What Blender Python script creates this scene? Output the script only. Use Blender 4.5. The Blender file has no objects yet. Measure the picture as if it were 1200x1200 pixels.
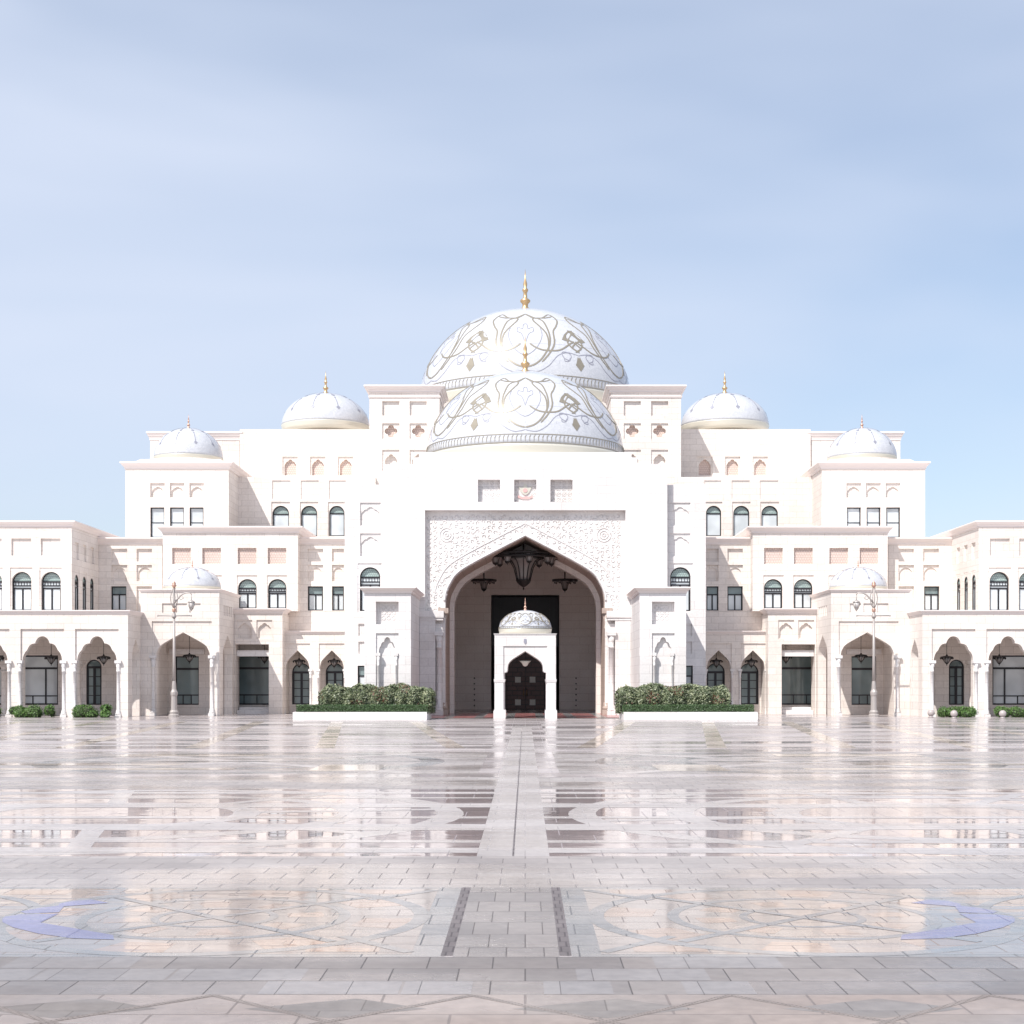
import bpy, math, random
from mathutils import Vector, Matrix
from mathutils.geometry import tessellate_polygon
random.seed(7)
R = math.radians
S = bpy.context.scene
COL = S.collection

# ------------------------------------------------------------ camera, sky, sun, exposure
F = 1770.0      # focal length in photo pixels
AX, HY, CH = 615.5, 800.0, 2.0
cam = bpy.data.objects.new('camera', bpy.data.cameras.new('camera'))
COL.objects.link(cam); S.camera = cam
cam.location = (0, 0, CH); cam.rotation_euler = (R(90), 0, 0)
cam.data.sensor_width = 36; cam.data.lens = 36*F/1200
cam.data.shift_x = -15.5/1200; cam.data.shift_y = 200/1200
cam.data.clip_end = 5000
SUN_AZ, SUN_EL = 36.0, 50.0         # degrees to the left of the view axis, above horizon
sd = Vector((-math.sin(R(SUN_AZ))*math.cos(R(SUN_EL)), -math.cos(R(SUN_AZ))*math.cos(R(SUN_EL)), math.sin(R(SUN_EL))))
sun = bpy.data.objects.new('sun', bpy.data.lights.new('sun', 'SUN'))
COL.objects.link(sun)
sun.data.energy = 2.5; sun.data.angle = R(0.5); sun.data.color = (1, .965, .92)
sun.rotation_euler = (-sd).to_track_quat('-Z', 'Y').to_euler()
W = bpy.data.worlds.new('World'); S.world = W; W.use_nodes = True
nt = W.node_tree; nt.nodes.clear()
def wn(t, **k):
    n = nt.nodes.new(t)
    for a, b in k.items(): setattr(n, a, b)
    return n
out = wn('ShaderNodeOutputWorld'); bg = wn('ShaderNodeBackground')
sky = wn('ShaderNodeTexSky', sky_type='NISHITA', sun_disc=False)
sky.sun_elevation = R(SUN_EL); sky.sun_rotation = R(180+SUN_AZ)
sky.air_density = 1.0; sky.dust_density = 1.2; sky.ozone_density = 1.4
tc = wn('ShaderNodeTexCoord'); mp = wn('ShaderNodeMapping')
mp.inputs['Location'].default_value = (2*1.7, 2*.9, .6); mp.inputs['Scale'].default_value = (1.0, 1.0, 2.6); mp.inputs['Rotation'].default_value = (0, R(24), 0)
nz = wn('ShaderNodeTexNoise'); nz.inputs['Scale'].default_value = 1.9; nz.inputs['Detail'].default_value = 3.5; nz.inputs['Roughness'].default_value = .5; nz.inputs['Distortion'].default_value = .35
cr = wn('ShaderNodeValToRGB'); cr.color_ramp.elements[0].position = .32; cr.color_ramp.elements[0].color = (.30,)*3+(1,)
cr.color_ramp.elements[1].position = .75; cr.color_ramp.elements[1].color = (.95,)*3+(1,)
mx = wn('ShaderNodeMix', data_type='RGBA'); mx.inputs[7].default_value = (4.7, 5.15, 6.15, 1)
L = nt.links.new
L(tc.outputs['Generated'], mp.inputs[0]); L(mp.outputs[0], nz.inputs[0]); L(nz.outputs[0], cr.inputs[0])
L(cr.outputs[0], mx.inputs[0]); L(sky.outputs[0], mx.inputs[6]); L(mx.outputs[2], bg.inputs[0])
bg.inputs[1].default_value = .073; L(bg.outputs[0], out.inputs[0])
S.cycles.max_bounces = 14; S.cycles.diffuse_bounces = 10; S.cycles.glossy_bounces = 5
S.view_settings.view_transform = 'Standard'; S.view_settings.look = 'None'
S.view_settings.exposure = 1.14; S.view_settings.gamma = 1

# ------------------------------------------------------------ materials
def mat(name, col, rough=.5, metal=0, build=None, **k):
    m = bpy.data.materials.new(name); m.use_nodes = True
    t = m.node_tree; b = t.nodes['Principled BSDF']
    b.inputs['Base Color'].default_value = (*col, 1); b.inputs['Roughness'].default_value = rough
    b.inputs['Metallic'].default_value = metal
    for a, v in k.items(): b.inputs[a.replace('_', ' ')].default_value = v
    if build: build(t, b)
    return m
def node(t, ty, **k):
    n = t.nodes.new(ty)
    for a, v in k.items():
        if a.startswith('i_'): n.inputs[a[2:].replace('_', ' ')].default_value = v
        else: setattr(n, a, v)
    return n
def ramp(t, src, p0, c0, p1, c1):
    n = t.nodes.new('ShaderNodeValToRGB'); e = n.color_ramp.elements
    e[0].position = p0; e[0].color = (*c0, 1) if not isinstance(c0, float) else (c0, c0, c0, 1)
    e[1].position = p1; e[1].color = (*c1, 1) if not isinstance(c1, float) else (c1, c1, c1, 1)
    t.links.new(src, n.inputs[0]); return n
def mixc(t, fac, a, b, mode='MIX'):
    n = t.nodes.new('ShaderNodeMix'); n.data_type = 'RGBA'; n.blend_type = mode
    for sock, v in ((n.inputs[0], fac), (n.inputs[6], a), (n.inputs[7], b)):
        if isinstance(v, (int, float)): sock.default_value = v
        elif isinstance(v, tuple): sock.default_value = (*v, 1)
        else: t.links.new(v, sock)
    return n.outputs[2]
def stone(name, c1, c2, joint, bw=.95, bh=.42, rough=.6, bump=.25, floor=False, mortar=.012, noise_rough=None, metal=0, carve=0, wet=None, spec=.5):
    def bld(t, b):
        tc = node(t, 'ShaderNodeTexCoord')
        if floor: vec = tc.outputs['Object']
        else:
            sp = node(t, 'ShaderNodeSeparateXYZ'); t.links.new(tc.outputs['Object'], sp.inputs[0])
            ad = node(t, 'ShaderNodeMath', operation='ADD'); t.links.new(sp.outputs[0], ad.inputs[0]); t.links.new(sp.outputs[1], ad.inputs[1])
            cb = node(t, 'ShaderNodeCombineXYZ'); t.links.new(ad.outputs[0], cb.inputs[0]); t.links.new(sp.outputs[2], cb.inputs[1]); vec = cb.outputs[0]
        br = node(t, 'ShaderNodeTexBrick'); t.links.new(vec, br.inputs[0])
        br.inputs['Color1'].default_value = (*c1, 1); br.inputs['Color2'].default_value = (*c2, 1); br.inputs['Mortar'].default_value = (*joint, 1)
        br.inputs['Scale'].default_value = 1; br.inputs['Brick Width'].default_value = bw; br.inputs['Row Height'].default_value = bh
        br.inputs['Mortar Size'].default_value = mortar; br.inputs['Mortar Smooth'].default_value = .3
        n1 = node(t, 'ShaderNodeTexNoise', i_Scale=.35 if not floor else .5, i_Detail=6.0); t.links.new(tc.outputs['Object'], n1.inputs[0])
        n2 = node(t, 'ShaderNodeTexNoise', i_Scale=9.0, i_Detail=5.0); t.links.new(tc.outputs['Object'], n2.inputs[0])
        w1 = ramp(t, n1.outputs[0], .3, (.90, .88, .86) if not floor else (.72, .70, .70), .7, (1.04, 1.04, 1.04))
        w2 = ramp(t, n2.outputs[0], .3, .90 if not floor else .82, .7, 1.0)
        c = mixc(t, 1.0, br.outputs[0], w1.outputs[0], 'MULTIPLY'); c = mixc(t, 1.0, c, w2.outputs[0], 'MULTIPLY')
        t.links.new(c, b.inputs['Base Color'])
        b.inputs['Specular IOR Level'].default_value = spec
        bp = node(t, 'ShaderNodeBump', i_Strength=bump, i_Distance=.02, invert=True); t.links.new(br.outputs['Fac'], bp.inputs['Height'])
        last = bp
        if carve:
            v = node(t, 'ShaderNodeTexVoronoi', feature='DISTANCE_TO_EDGE', i_Scale=3.2); t.links.new(tc.outputs['Object'], v.inputs[0])
            v2 = node(t, 'ShaderNodeTexMagic', turbulence_depth=3, i_Scale=4.5, i_Distortion=2.2); t.links.new(tc.outputs['Object'], v2.inputs[0])
            ml = node(t, 'ShaderNodeMath', operation='ADD'); t.links.new(v.outputs[0], ml.inputs[0]); t.links.new(v2.outputs[1], ml.inputs[1])
            b2 = node(t, 'ShaderNodeBump', i_Strength=carve, i_Distance=.05); t.links.new(ml.outputs[0], b2.inputs['Height']); t.links.new(bp.outputs[0], b2.inputs['Normal']); last = b2
        t.links.new(last.outputs[0], b.inputs['Normal'])
        if wet:
            lo, hi, sc = wet
            n3 = node(t, 'ShaderNodeTexNoise', i_Scale=sc, i_Detail=4.0, i_Roughness=.6)
            m3 = node(t, 'ShaderNodeMapping'); m3.inputs['Scale'].default_value = (.32, 1.1, 1); t.links.new(tc.outputs['Object'], m3.inputs[0]); t.links.new(m3.outputs[0], n3.inputs[0])
            n4 = node(t, 'ShaderNodeTexNoise', i_Scale=2.2, i_Detail=3.0); t.links.new(m3.outputs[0], n4.inputs[0])
            b4 = node(t, 'ShaderNodeBump', i_Strength=.10, i_Distance=.03); t.links.new(n4.outputs[0], b4.inputs['Height']); t.links.new(last.outputs[0], b4.inputs['Normal']); t.links.new(b4.outputs[0], b.inputs['Normal'])
            rr = ramp(t, n3.outputs[0], .40, lo, .62, hi)
            mm = node(t, 'ShaderNodeMath', operation='MAXIMUM'); t.links.new(rr.outputs[0], mm.inputs[0])
            jr = node(t, 'ShaderNodeMath', operation='MULTIPLY'); jr.inputs[1].default_value = .5; t.links.new(br.outputs['Fac'], jr.inputs[0]); t.links.new(jr.outputs[0], mm.inputs[1])
            t.links.new(mm.outputs[0], b.inputs['Roughness'])
    return mat(name, c1, rough, metal, bld)
M = {}
M['stone'] = stone('white limestone', (.82, .76, .71), (.745, .685, .64), (.58, .52, .47))
M['white'] = stone('white marble blocks', (.79, .765, .755), (.72, .695, .685), (.58, .55, .54), bw=1.1, bh=.5)
M['trim'] = mat('stone trim', (.80, .725, .69), .6)
M['pink'] = stone('pink stone grille', (.74, .60, .54), (.71, .575, .52), (.58, .45, .40), bw=.16, bh=.16, bump=.8, mortar=.02)
M['carved'] = stone('carved limestone', (.84, .81, .79), (.82, .79, .77), (.78, .74, .71), bw=1.2, bh=.6, carve=.4)
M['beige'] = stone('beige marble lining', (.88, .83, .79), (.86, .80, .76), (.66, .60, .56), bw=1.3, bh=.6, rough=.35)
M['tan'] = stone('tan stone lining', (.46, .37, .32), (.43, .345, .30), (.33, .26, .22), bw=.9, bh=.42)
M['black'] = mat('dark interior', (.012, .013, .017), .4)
M['frame'] = mat('dark bronze window frame', (.025, .024, .028), .4, .3)
M['bronze'] = mat('dark bronze', (.02, .018, .018), .45, .4)
M['frost'] = mat('frosted lantern glass', (.22, .20, .19), .25)
M['crystal'] = mat('pale glass', (.75, .74, .68), .15)
def gl(t, b):
    tc = node(t, 'ShaderNodeTexCoord'); n = node(t, 'ShaderNodeTexNoise', i_Scale=.6, i_Detail=2.0)
    t.links.new(tc.outputs['Object'], n.inputs[0])
    c0 = b.inputs['Base Color'].default_value[:3]
    t.links.new(ramp(t, n.outputs[0], .35, tuple(v*.8 for v in c0), .65, tuple(min(1, v*1.12) for v in c0)).outputs[0], b.inputs['Base Color'])
M['glass'] = mat('pale curtained glass', (.60, .64, .66), .05, 0, gl, Specular_IOR_Level=.7)
M['glass_green'] = mat('teal glass', (.19, .245, .25), .04, 0, gl, Specular_IOR_Level=.7)
M['fan'] = stone('fanlight lattice glass', (.34, .44, .42), (.40, .50, .48), (.16, .20, .20), bw=.12, bh=.12, mortar=.012, rough=.2)
M['gold'] = mat('gilded metal', (.62, .42, .22), .35, .75)
M['goldband'] = mat('pale gilded band', (.66, .63, .54), .35, .3)
M['inlay'] = mat('antique gold inlay', (.27, .24, .19), .45, .2)
M['inlay_dark'] = mat('thin grey inlay', (.27, .27, .32), .4)
M['copper'] = mat('copper', (.56, .34, .26), .4, .6)
def dome_b(t, b):
    tc = node(t, 'ShaderNodeTexCoord'); v = node(t, 'ShaderNodeTexVoronoi', i_Scale=9.0); t.links.new(tc.outputs['Object'], v.inputs[0])
    hs = node(t, 'ShaderNodeSeparateColor'); t.links.new(v.outputs['Color'], hs.inputs[0])
    t.links.new(ramp(t, hs.outputs[0], 0., (.48, .49, .52), 1., (.55, .56, .585)).outputs[0], b.inputs['Base Color'])
M['dome'] = mat('glazed white mosaic', (.72, .74, .79), .07, 0, dome_b, Specular_IOR_Level=.4)
M['wood'] = stone('carved brown door wood', (.12, .035, .022), (.10, .03, .02), (.03, .01, .008), bw=.7, bh=.35, rough=.35, mortar=.03)
M['lamp'] = mat('painted grey lamp metal', (.38, .345, .325), .45, .2)
M['lampglass'] = mat('lamp glass', (.55, .52, .50), .15)
M['granite'] = stone('pink granite', (.45, .40, .39), (.42, .37, .36), (.42, .37, .36), bw=5, bh=5, rough=.4)
M['red'] = stone('red granite threshold', (.40, .17, .16), (.36, .15, .15), (.25, .12, .12), bw=1.2, bh=.8, floor=True, wet=(.12, .4, 1.0))
M['crest_red'] = mat('crest red', (.66, .40, .38), .5)
def leaf(name, c0, c1, c2):
    def b_(t, b):
        gi = node(t, 'ShaderNodeNewGeometry'); r = t.nodes.new('ShaderNodeValToRGB'); e = r.color_ramp.elements
        e[0].color = (*c0, 1); e[1].color = (*c2, 1); x = e.new(.55); x.color = (*c1, 1)
        t.links.new(gi.outputs['Random Per Island'], r.inputs[0]); t.links.new(r.outputs[0], b.inputs['Base Color'])
    return mat(name, c1, .45, 0, b_)
M['leaf'] = leaf('shrub leaves', (.05, .07, .035), (.12, .15, .075), (.34, .36, .22))
M['leafred'] = leaf('reddish shrub leaves', (.10, .04, .03), (.19, .09, .06), (.14, .13, .06))
M['hedge'] = leaf('clipped hedge leaves', (.035, .07, .025), (.06, .11, .04), (.09, .15, .055))
M['bush'] = leaf('bush leaves', (.04, .10, .02), (.085, .17, .035), (.14, .24, .06))
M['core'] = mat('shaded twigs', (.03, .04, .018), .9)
# floor stones
M['g_base'] = stone('pale plaza paving', (.56, .50, .485), (.51, .46, .455), (.38, .35, .34), bw=1.2, bh=.6, floor=True, mortar=.012, wet=(.10, .30, .25))
M['g_block'] = stone('grey block paving', (.30, .262, .24), (.215, .19, .178), (.11, .095, .088), bw=.46, bh=.44, floor=True, mortar=.006, bump=.4, wet=(.22, .45, .8))
M['g_light'] = stone('light grey block paving', (.45, .405, .38), (.36, .325, .308), (.24, .21, .198), bw=.5, bh=.44, floor=True, mortar=.008, wet=(.16, .4, .5))
M['g_path'] = stone('central path paving', (.325, .29, .27), (.25, .225, .213), (.14, .12, .11), bw=.28, bh=.6, floor=True, mortar=.006, wet=(.2, .42, .7))
M['g_tan'] = stone('tan paving', (.385, .315, .275), (.33, .28, .25), (.25, .21, .19), bw=.9, bh=.7, floor=True, mortar=.01, rough=.4, wet=(.25, .5, .8))
M['g_peach'] = stone('peach marble inlay', (.40, .30, .245), (.36, .285, .245), (.32, .25, .21), bw=.45, bh=.28, floor=True, mortar=.006, wet=(.03, .14, .7))
M['g_cream'] = stone('cream marble inlay', (.62, .54, .455), (.56, .49, .43), (.46, .40, .35), bw=.6, bh=.4, floor=True, mortar=.008, wet=(.08, .25, .5))
M['g_lozenge'] = stone('worn grey lozenge slabs', (.30, .27, .25), (.25, .225, .21), (.19, .17, .155), bw=.5, bh=.4, floor=True, mortar=.006, rough=.6, wet=(.4, .7, 1.2))
M['g_worn'] = stone('paler worn slabs', (.33, .305, .295), (.28, .26, .255), (.15, .135, .13), bw=.46, bh=.44, floor=True, mortar=.004, wet=(.25, .5, .8))
M['g_panel'] = stone('beige grey marble panel', (.35, .305, .28), (.31, .275, .255), (.25, .215, .20), bw=.55, bh=.35, floor=True, mortar=.006, wet=(.03, .12, .5))
M['g_polish_far'] = stone('polished pale granite', (.50, .45, .44), (.45, .405, .40), (.38, .34, .33), bw=.9, bh=.9, floor=True, mortar=.008, bump=.3, wet=(.09, .36, .22), spec=.55)
M['g_polish'] = stone('polished mauve granite', (.44, .375, .375), (.39, .335, .335), (.33, .28, .28), bw=.9, bh=.9, floor=True, mortar=.008, bump=.15, wet=(.02, .09, .45), spec=.55)
M['g_strap'] = stone('pale granite strap', (.54, .495, .475), (.50, .46, .44), (.41, .375, .36), bw=.9, bh=.6, floor=True, mortar=.01, wet=(.18, .35, .4))
M['g_grey'] = stone('grey marble border', (.29, .285, .285), (.25, .25, .25), (.18, .175, .175), bw=.8, bh=.5, floor=True, mortar=.008, wet=(.10, .28, .7))
M['g_dark'] = stone('dark drain strip', (.20, .17, .165), (.17, .145, .14), (.09, .07, .07), bw=.09, bh=.22, floor=True, mortar=.008, rough=.5)
M['g_pebble'] = stone('grey pebble strap', (.36, .31, .285), (.30, .26, .24), (.22, .19, .17), bw=.04, bh=.03, floor=True, mortar=.006, rough=.7)
M['g_blue'] = stone('blue marble inlay', (.235, .235, .40), (.205, .21, .36), (.17, .17, .3), bw=.9, bh=.9, floor=True, mortar=.006, wet=(.12, .25, 1.))

# ------------------------------------------------------------ mesh builder
class MB:
    def __init__(s): s.v = []; s.f = []; s.sm = []; s.mi = []; s.m = 0
    def add(s, vs, fs, smooth=False):
        o = len(s.v); s.v += [Vector(p) for p in vs]
        for f in fs: s.f.append([o+i for i in f]); s.sm.append(smooth); s.mi.append(s.m)
    def box(s, x0, x1, y0, y1, z0, z1):
        if x0 > x1: x0, x1 = x1, x0
        s.add([(x0,y0,z0),(x1,y0,z0),(x1,y1,z0),(x0,y1,z0),(x0,y0,z1),(x1,y0,z1),(x1,y1,z1),(x0,y1,z1)],
              [(0,3,2,1),(4,5,6,7),(0,1,5,4),(1,2,6,5),(2,3,7,6),(3,0,4,7)])
    def frust(s, x0, x1, y0, y1, z0, e0, z1, e1, eb=True):
        k = 1 if eb else 0
        s.add([(x0-e0,y0-e0,z0),(x1+e0,y0-e0,z0),(x1+e0,y1+e0*k,z0),(x0-e0,y1+e0*k,z0),(x0-e1,y0-e1,z1),(x1+e1,y0-e1,z1),(x1+e1,y1+e1*k,z1),(x0-e1,y1+e1*k,z1)],
              [(0,3,2,1),(4,5,6,7),(0,1,5,4),(1,2,6,5),(2,3,7,6),(3,0,4,7)])
    def lathe(s, cx, cy, prof, n=32, smooth=True, a0=0):
        vs = []; fs = []
        for (r, z) in prof:
            for i in range(n):
                a = a0+2*math.pi*i/n; vs.append((cx+r*math.cos(a), cy+r*math.sin(a), z))
        for j in range(len(prof)-1):
            for i in range(n):
                k = (i+1) % n; fs.append((j*n+i, j*n+k, (j+1)*n+k, (j+1)*n+i))
        fs.append(tuple(range(n-1, -1, -1))); fs.append(tuple((len(prof)-1)*n+i for i in range(n)))
        s.add(vs, fs, smooth)
    def tube(s, pts, r, n=6):
        pts = [Vector(p) for p in pts]; vs = []; fs = []
        rr = r if isinstance(r, (list, tuple)) else [r]*len(pts)
        for i, p in enumerate(pts):
            t = (pts[min(i+1, len(pts)-1)]-pts[max(i-1, 0)]).normalized()
            a = t.cross(Vector((.13, .97, .2))).normalized(); b = t.cross(a)
            for k in range(n):
                g = 2*math.pi*k/n; vs.append(p+(a*math.cos(g)+b*math.sin(g))*rr[i])
        for i in range(len(pts)-1):
            for k in range(n):
                q = (k+1) % n; fs.append((i*n+k, i*n+q, (i+1)*n+q, (i+1)*n+k))
        fs.append(tuple(range(n-1, -1, -1))); fs.append(tuple((len(pts)-1)*n+k for k in range(n)))
        s.add(vs, fs, True)
    def face(s, poly, holes, to3):
        loops = [[Vector((a, b, 0)) for a, b in poly]]+[[Vector((a, b, 0)) for a, b in h] for h in holes]
        flat = [p for l in loops for p in l]; vs = [to3(p.x, p.y) for p in flat]; fs = []
        for t in tessellate_polygon(loops):
            a, b, c = (flat[i] for i in t)
            fs.append(tuple(t) if (b-a).cross(c-a).z > 0 else (t[0], t[2], t[1]))
        s.add(vs, fs)
    def prism(s, poly, y0, y1, holes=()):
        """poly in (x,z), front at y0"""
        poly = ccw(poly); holes = [ccw(h) for h in holes]
        s.face(poly, holes, lambda a, b: (a, y0, b))
        o = len(s.f); s.face(poly, holes, lambda a, b: (a, y1, b))
        for i in range(o, len(s.f)): s.f[i] = s.f[i][::-1]
        s.rim(poly, y0, y1, False)
        for h in holes: s.rim(h, y0, y1, True)
    def rim(s, p, y0, y1, inner):
        n = len(p); vs = [(a, y0, b) for a, b in p]+[(a, y1, b) for a, b in p]
        s.add(vs, [((i, n+i, n+(i+1) % n, (i+1) % n) if not inner else (i, (i+1) % n, n+(i+1) % n, n+i)) for i in range(n)])
    def wall(s, x0, x1, z0, z1, y0, y1, holes=()):
        """box with carved holes in its front; hole=(poly, depth|None for through, [sub holes])"""
        if x0 > x1: x0, x1 = x1, x0
        outer = [(x0, z0), (x1, z0), (x1, z1), (x0, z1)]; thru = []
        def rec(poly, y, hs):
            hs = [(ccw(h[0]), h[1], h[2] if len(h) > 2 else []) for h in hs]
            s.face(poly, [h[0] for h in hs], lambda a, b: (a, y, b))
            for p, d, sub in hs:
                if d is None: s.rim(p, y, y1, True); thru.append(p)
                else: s.rim(p, y, y+d, True); rec(p, y+d, sub)
        rec(outer, y0, list(holes))
        o = len(s.f); s.face(outer, thru, lambda a, b: (a, y1, b))
        for i in range(o, len(s.f)): s.f[i] = s.f[i][::-1]
        s.rim(outer, y0, y1, False)
    def xf(s, mtx):
        s.v = [mtx @ p for p in s.v]; return s
    def build(s, name, m, parent=None, flip=False):
        me = bpy.data.meshes.new(name); org = Vector(parent['_o']) if parent is not None and '_o' in parent else Vector((0, 0, 0))
        vs = [Vector((-p.x if flip else p.x, p.y, p.z)) for p in s.v]
        me.from_pydata([tuple(p-org) for p in vs], [], [f[::-1] if flip else f for f in s.f])
        for q in (m if isinstance(m, (list, tuple)) else [m]): me.materials.append(M[q])
        me.polygons.foreach_set('use_smooth', s.sm); me.polygons.foreach_set('material_index', s.mi); me.update()
        o = bpy.data.objects.new(name, me); COL.objects.link(o)
        if parent is not None: o.parent = parent; o['_o'] = tuple(org)
        return o
def ccw(p):
    a = sum(p[i][0]*p[(i+1) % len(p)][1]-p[(i+1) % len(p)][0]*p[i][1] for i in range(len(p)))
    return list(p) if a > 0 else list(p)[::-1]
def tag(o, label=None, cat=None, group=None, kind=None):
    for k, v in (('label', label), ('category', cat), ('group', group), ('kind', kind)):
        if v: o[k] = v
    return o
def empty(name, loc, label, cat, group=None, absolute=True):
    o = bpy.data.objects.new(name, None); COL.objects.link(o); o.location = loc
    o['_o'] = tuple(loc) if absolute else (0, 0, 0)
    return tag(o, label, cat, group)
def sub(o, parent):       # a local-coordinate origin marker
    o['_o'] = tuple(parent['_o']); return o
def copy_tree(o, parent=None):
    c = o.copy(); COL.objects.link(c); c.parent = parent
    for ch in [x for x in list(bpy.data.objects) if x.parent == o]: copy_tree(ch, c)
    return c
# ------------------------------------------------------------ pixel helpers (photo pixel + real distance -> metres); left half gives +x distances
def X(px, Z): return (AX-px)*Z/F
def H(py, Z): return CH+(HY-py)*Z/F
def rect(x0, x1, z0, z1): return [(x0, z0), (x1, z0), (x1, z1), (x0, z1)]
KEEL = [(1,0),(.985,.13),(.94,.26),(.86,.41),(.70,.55),(.38,.76),(0,1)]
def smooth(pts, k=4):
    o = []
    for i in range(len(pts)-1):
        p0 = pts[max(i-1,0)]; p1 = pts[i]; p2 = pts[i+1]; p3 = pts[min(i+2,len(pts)-1)]
        for j in range(k):
            t = j/k
            o.append(tuple(.5*((2*b)+(-a+c)*t+(2*a-5*b+4*c-d)*t*t+(-a+3*b-3*c+d)*t**3) for a, b, c, d in zip(p0, p1, p2, p3)))
    return o+[pts[-1]]
def from_half(cx, zb, half):
    """half: list (dx,z) from spring to apex"""
    r = [(cx+a, b) for a, b in half]; l = [(cx-a, b) for a, b in reversed(half)]
    if abs(half[-1][0]) < 1e-6: l = l[1:]
    return ccw([(cx-half[0][0], zb), (cx+half[0][0], zb)]+r+l)
def keel(cx, hw, zb, zs, za): return from_half(cx, zb, [(a*hw, zs+b*(za-zs)) for a, b in smooth(KEEL)])
def rnd(cx, hw, zb, za, n=14):
    zs = za-hw; return from_half(cx, zb, [(hw*math.cos(math.pi/2*i/n), zs+hw*math.sin(math.pi/2*i/n)) for i in range(n)]+[(0, za)])
def lobes(circs, a0, a1, n):
    o = []
    for i in range(n+1):
        t = a0+(a1-a0)*i/n; dx, dz = math.cos(t), math.sin(t); best = 0
        for cx, cz, r in circs:
            b = dx*cx+dz*cz; q = b*b-(cx*cx+cz*cz-r*r)
            if q >= 0: best = max(best, b+math.sqrt(q))
        o.append((best*dx, best*dz))
    return o
def trefoil(cx, hw, zb, zs, za, n=26):
    h = za-zs
    cs = [(0, .62, .38), (.42, .34, .36), (.52, .02, .48), (-.42, .34, .36), (-.52, .02, .48)]
    o = lobes(cs, 0, math.pi/2, n); sx = hw/o[0][0]; sz = h/o[-1][1]
    hf = [(a*sx, zs+b*sz) for a, b in o]; hf[-1] = (0, za)
    return from_half(cx, zb, hf)
def quatrefoil(cx, cz, r, n=32):
    cs = [(.52, 0, .48), (-.52, 0, .48), (0, .52, .48), (0, -.52, .48)]
    return [(cx+a*r, cz+b*r) for a, b in lobes(cs, 0, 2*math.pi, n)[:-1]]
def disc(cx, cz, r, n=24): return [(cx+r*math.cos(2*math.pi*i/n), cz+r*math.sin(2*math.pi*i/n)) for i in range(n)]

# ------------------------------------------------------------ the ground and plaza paving (one base sheet, inlays laid 4 mm above each other)
XA = -.14
def struct(name, mb, m): return tag(mb.build(name, m), kind='structure')
g = MB(); g.add([(-900,-60,0),(900,-60,0),(900,1500,0),(-900,1500,0)], [(0,1,2,3)]); struct('ground', g, 'g_base')
def slab(name, m, polys, z):
    g = MB()
    z = z*.12
    for p in polys: g.face(ccw(p), [], lambda a, b: (a, b, z))
    return struct(name, g, m)
def gr(x0, x1, y0, y1): return rect(XA+x0, XA+x1, y0, y1)
def arc(cx, cy, r, w, a0, a1, n=48):
    o = []; 
    for i in range(n): 
        t0 = a0+(a1-a0)*i/n; t1 = a0+(a1-a0)*(i+1)/n
        o.append([(XA+cx+(r-w/2)*math.cos(t0), cy+(r-w/2)*math.sin(t0)), (XA+cx+(r+w/2)*math.cos(t0), cy+(r+w/2)*math.sin(t0)),
                  (XA+cx+(r+w/2)*math.cos(t1), cy+(r+w/2)*math.sin(t1)), (XA+cx+(r-w/2)*math.cos(t1), cy+(r-w/2)*math.sin(t1))])
    return o
def strap(x0, y0, x1, y1, w):
    d = Vector((x1-x0, y1-y0)).normalized()*w/2; n = Vector((-d.y, d.x))
    return [(XA+x0-n.x, y0-n.y), (XA+x1-n.x, y1-n.y), (XA+x1+n.x, y1+n.y), (XA+x0+n.x, y0+n.y)]
TAU = 2*math.pi
slab('paving_front', 'g_tan', [gr(-14, 14, 3, 9.68)], .004)
lat = []; tri = []
for i in range(-7, 8):
    c = i*1.65-.2
    for k in range(4):
        yy = 9.66-k*1.5
        lat += [strap(c, yy, c+1.65, yy-1.5, .055), strap(c+1.65, yy, c, yy-1.5, .055)]
        for (dx, dy) in ((.825, -.36), (0, -1.08)):
            x_, y_ = XA+c+dx, yy+dy; k2 = 1 if dx else .8
            tri.append([(x_-.56*k2, y_-.04), (x_, y_-.30*k2), (x_+.56*k2, y_-.04), (x_+.1, y_+.26*k2)])
slab('paving_diamonds', 'g_lozenge', tri, .008)
slab('paving_lattice', 'g_pebble', [[(max(-14, min(14, a)), min(b, 9.68)) for a, b in q] for q in lat[::2]], .012)
slab('paving_lattice', 'g_pebble', [[(max(-14, min(14, a)), min(b, 9.68)) for a, b in q] for q in lat[1::2]], .016)
slab('paving_rows', 'g_block', [gr(-14, 14, 9.68, 11.02)], .004)
slab('paving_path', 'g_path', [gr(-.39, .39, 11.02, 14.75)], .004)
slab('paving_rows', 'g_light', [gr(-14, 14, 14.75, 17.4)], .004)
vr = []
for yy, off in ((9.68, .12), (10.125, .35), (10.57, .0)):
    for i in range(-14, 15):
        if random.random() < .3: vr.append(rect(i*.46*2+off, i*.46*2+off+.45*random.choice((1, 2)), yy+.012, yy+.432))
slab('paving_worn_slabs', 'g_worn', vr, .010)
slab('paving_drain', 'g_dark', [gr(-.48, -.39, 11.06, 14.75), gr(.39, .48, 11.06, 14.75)], .006)
slab('paving_border', 'g_grey', [gr(-9, -.48, 11.02, 14.75), gr(.48, 9, 11.02, 14.75)], .004)
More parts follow.
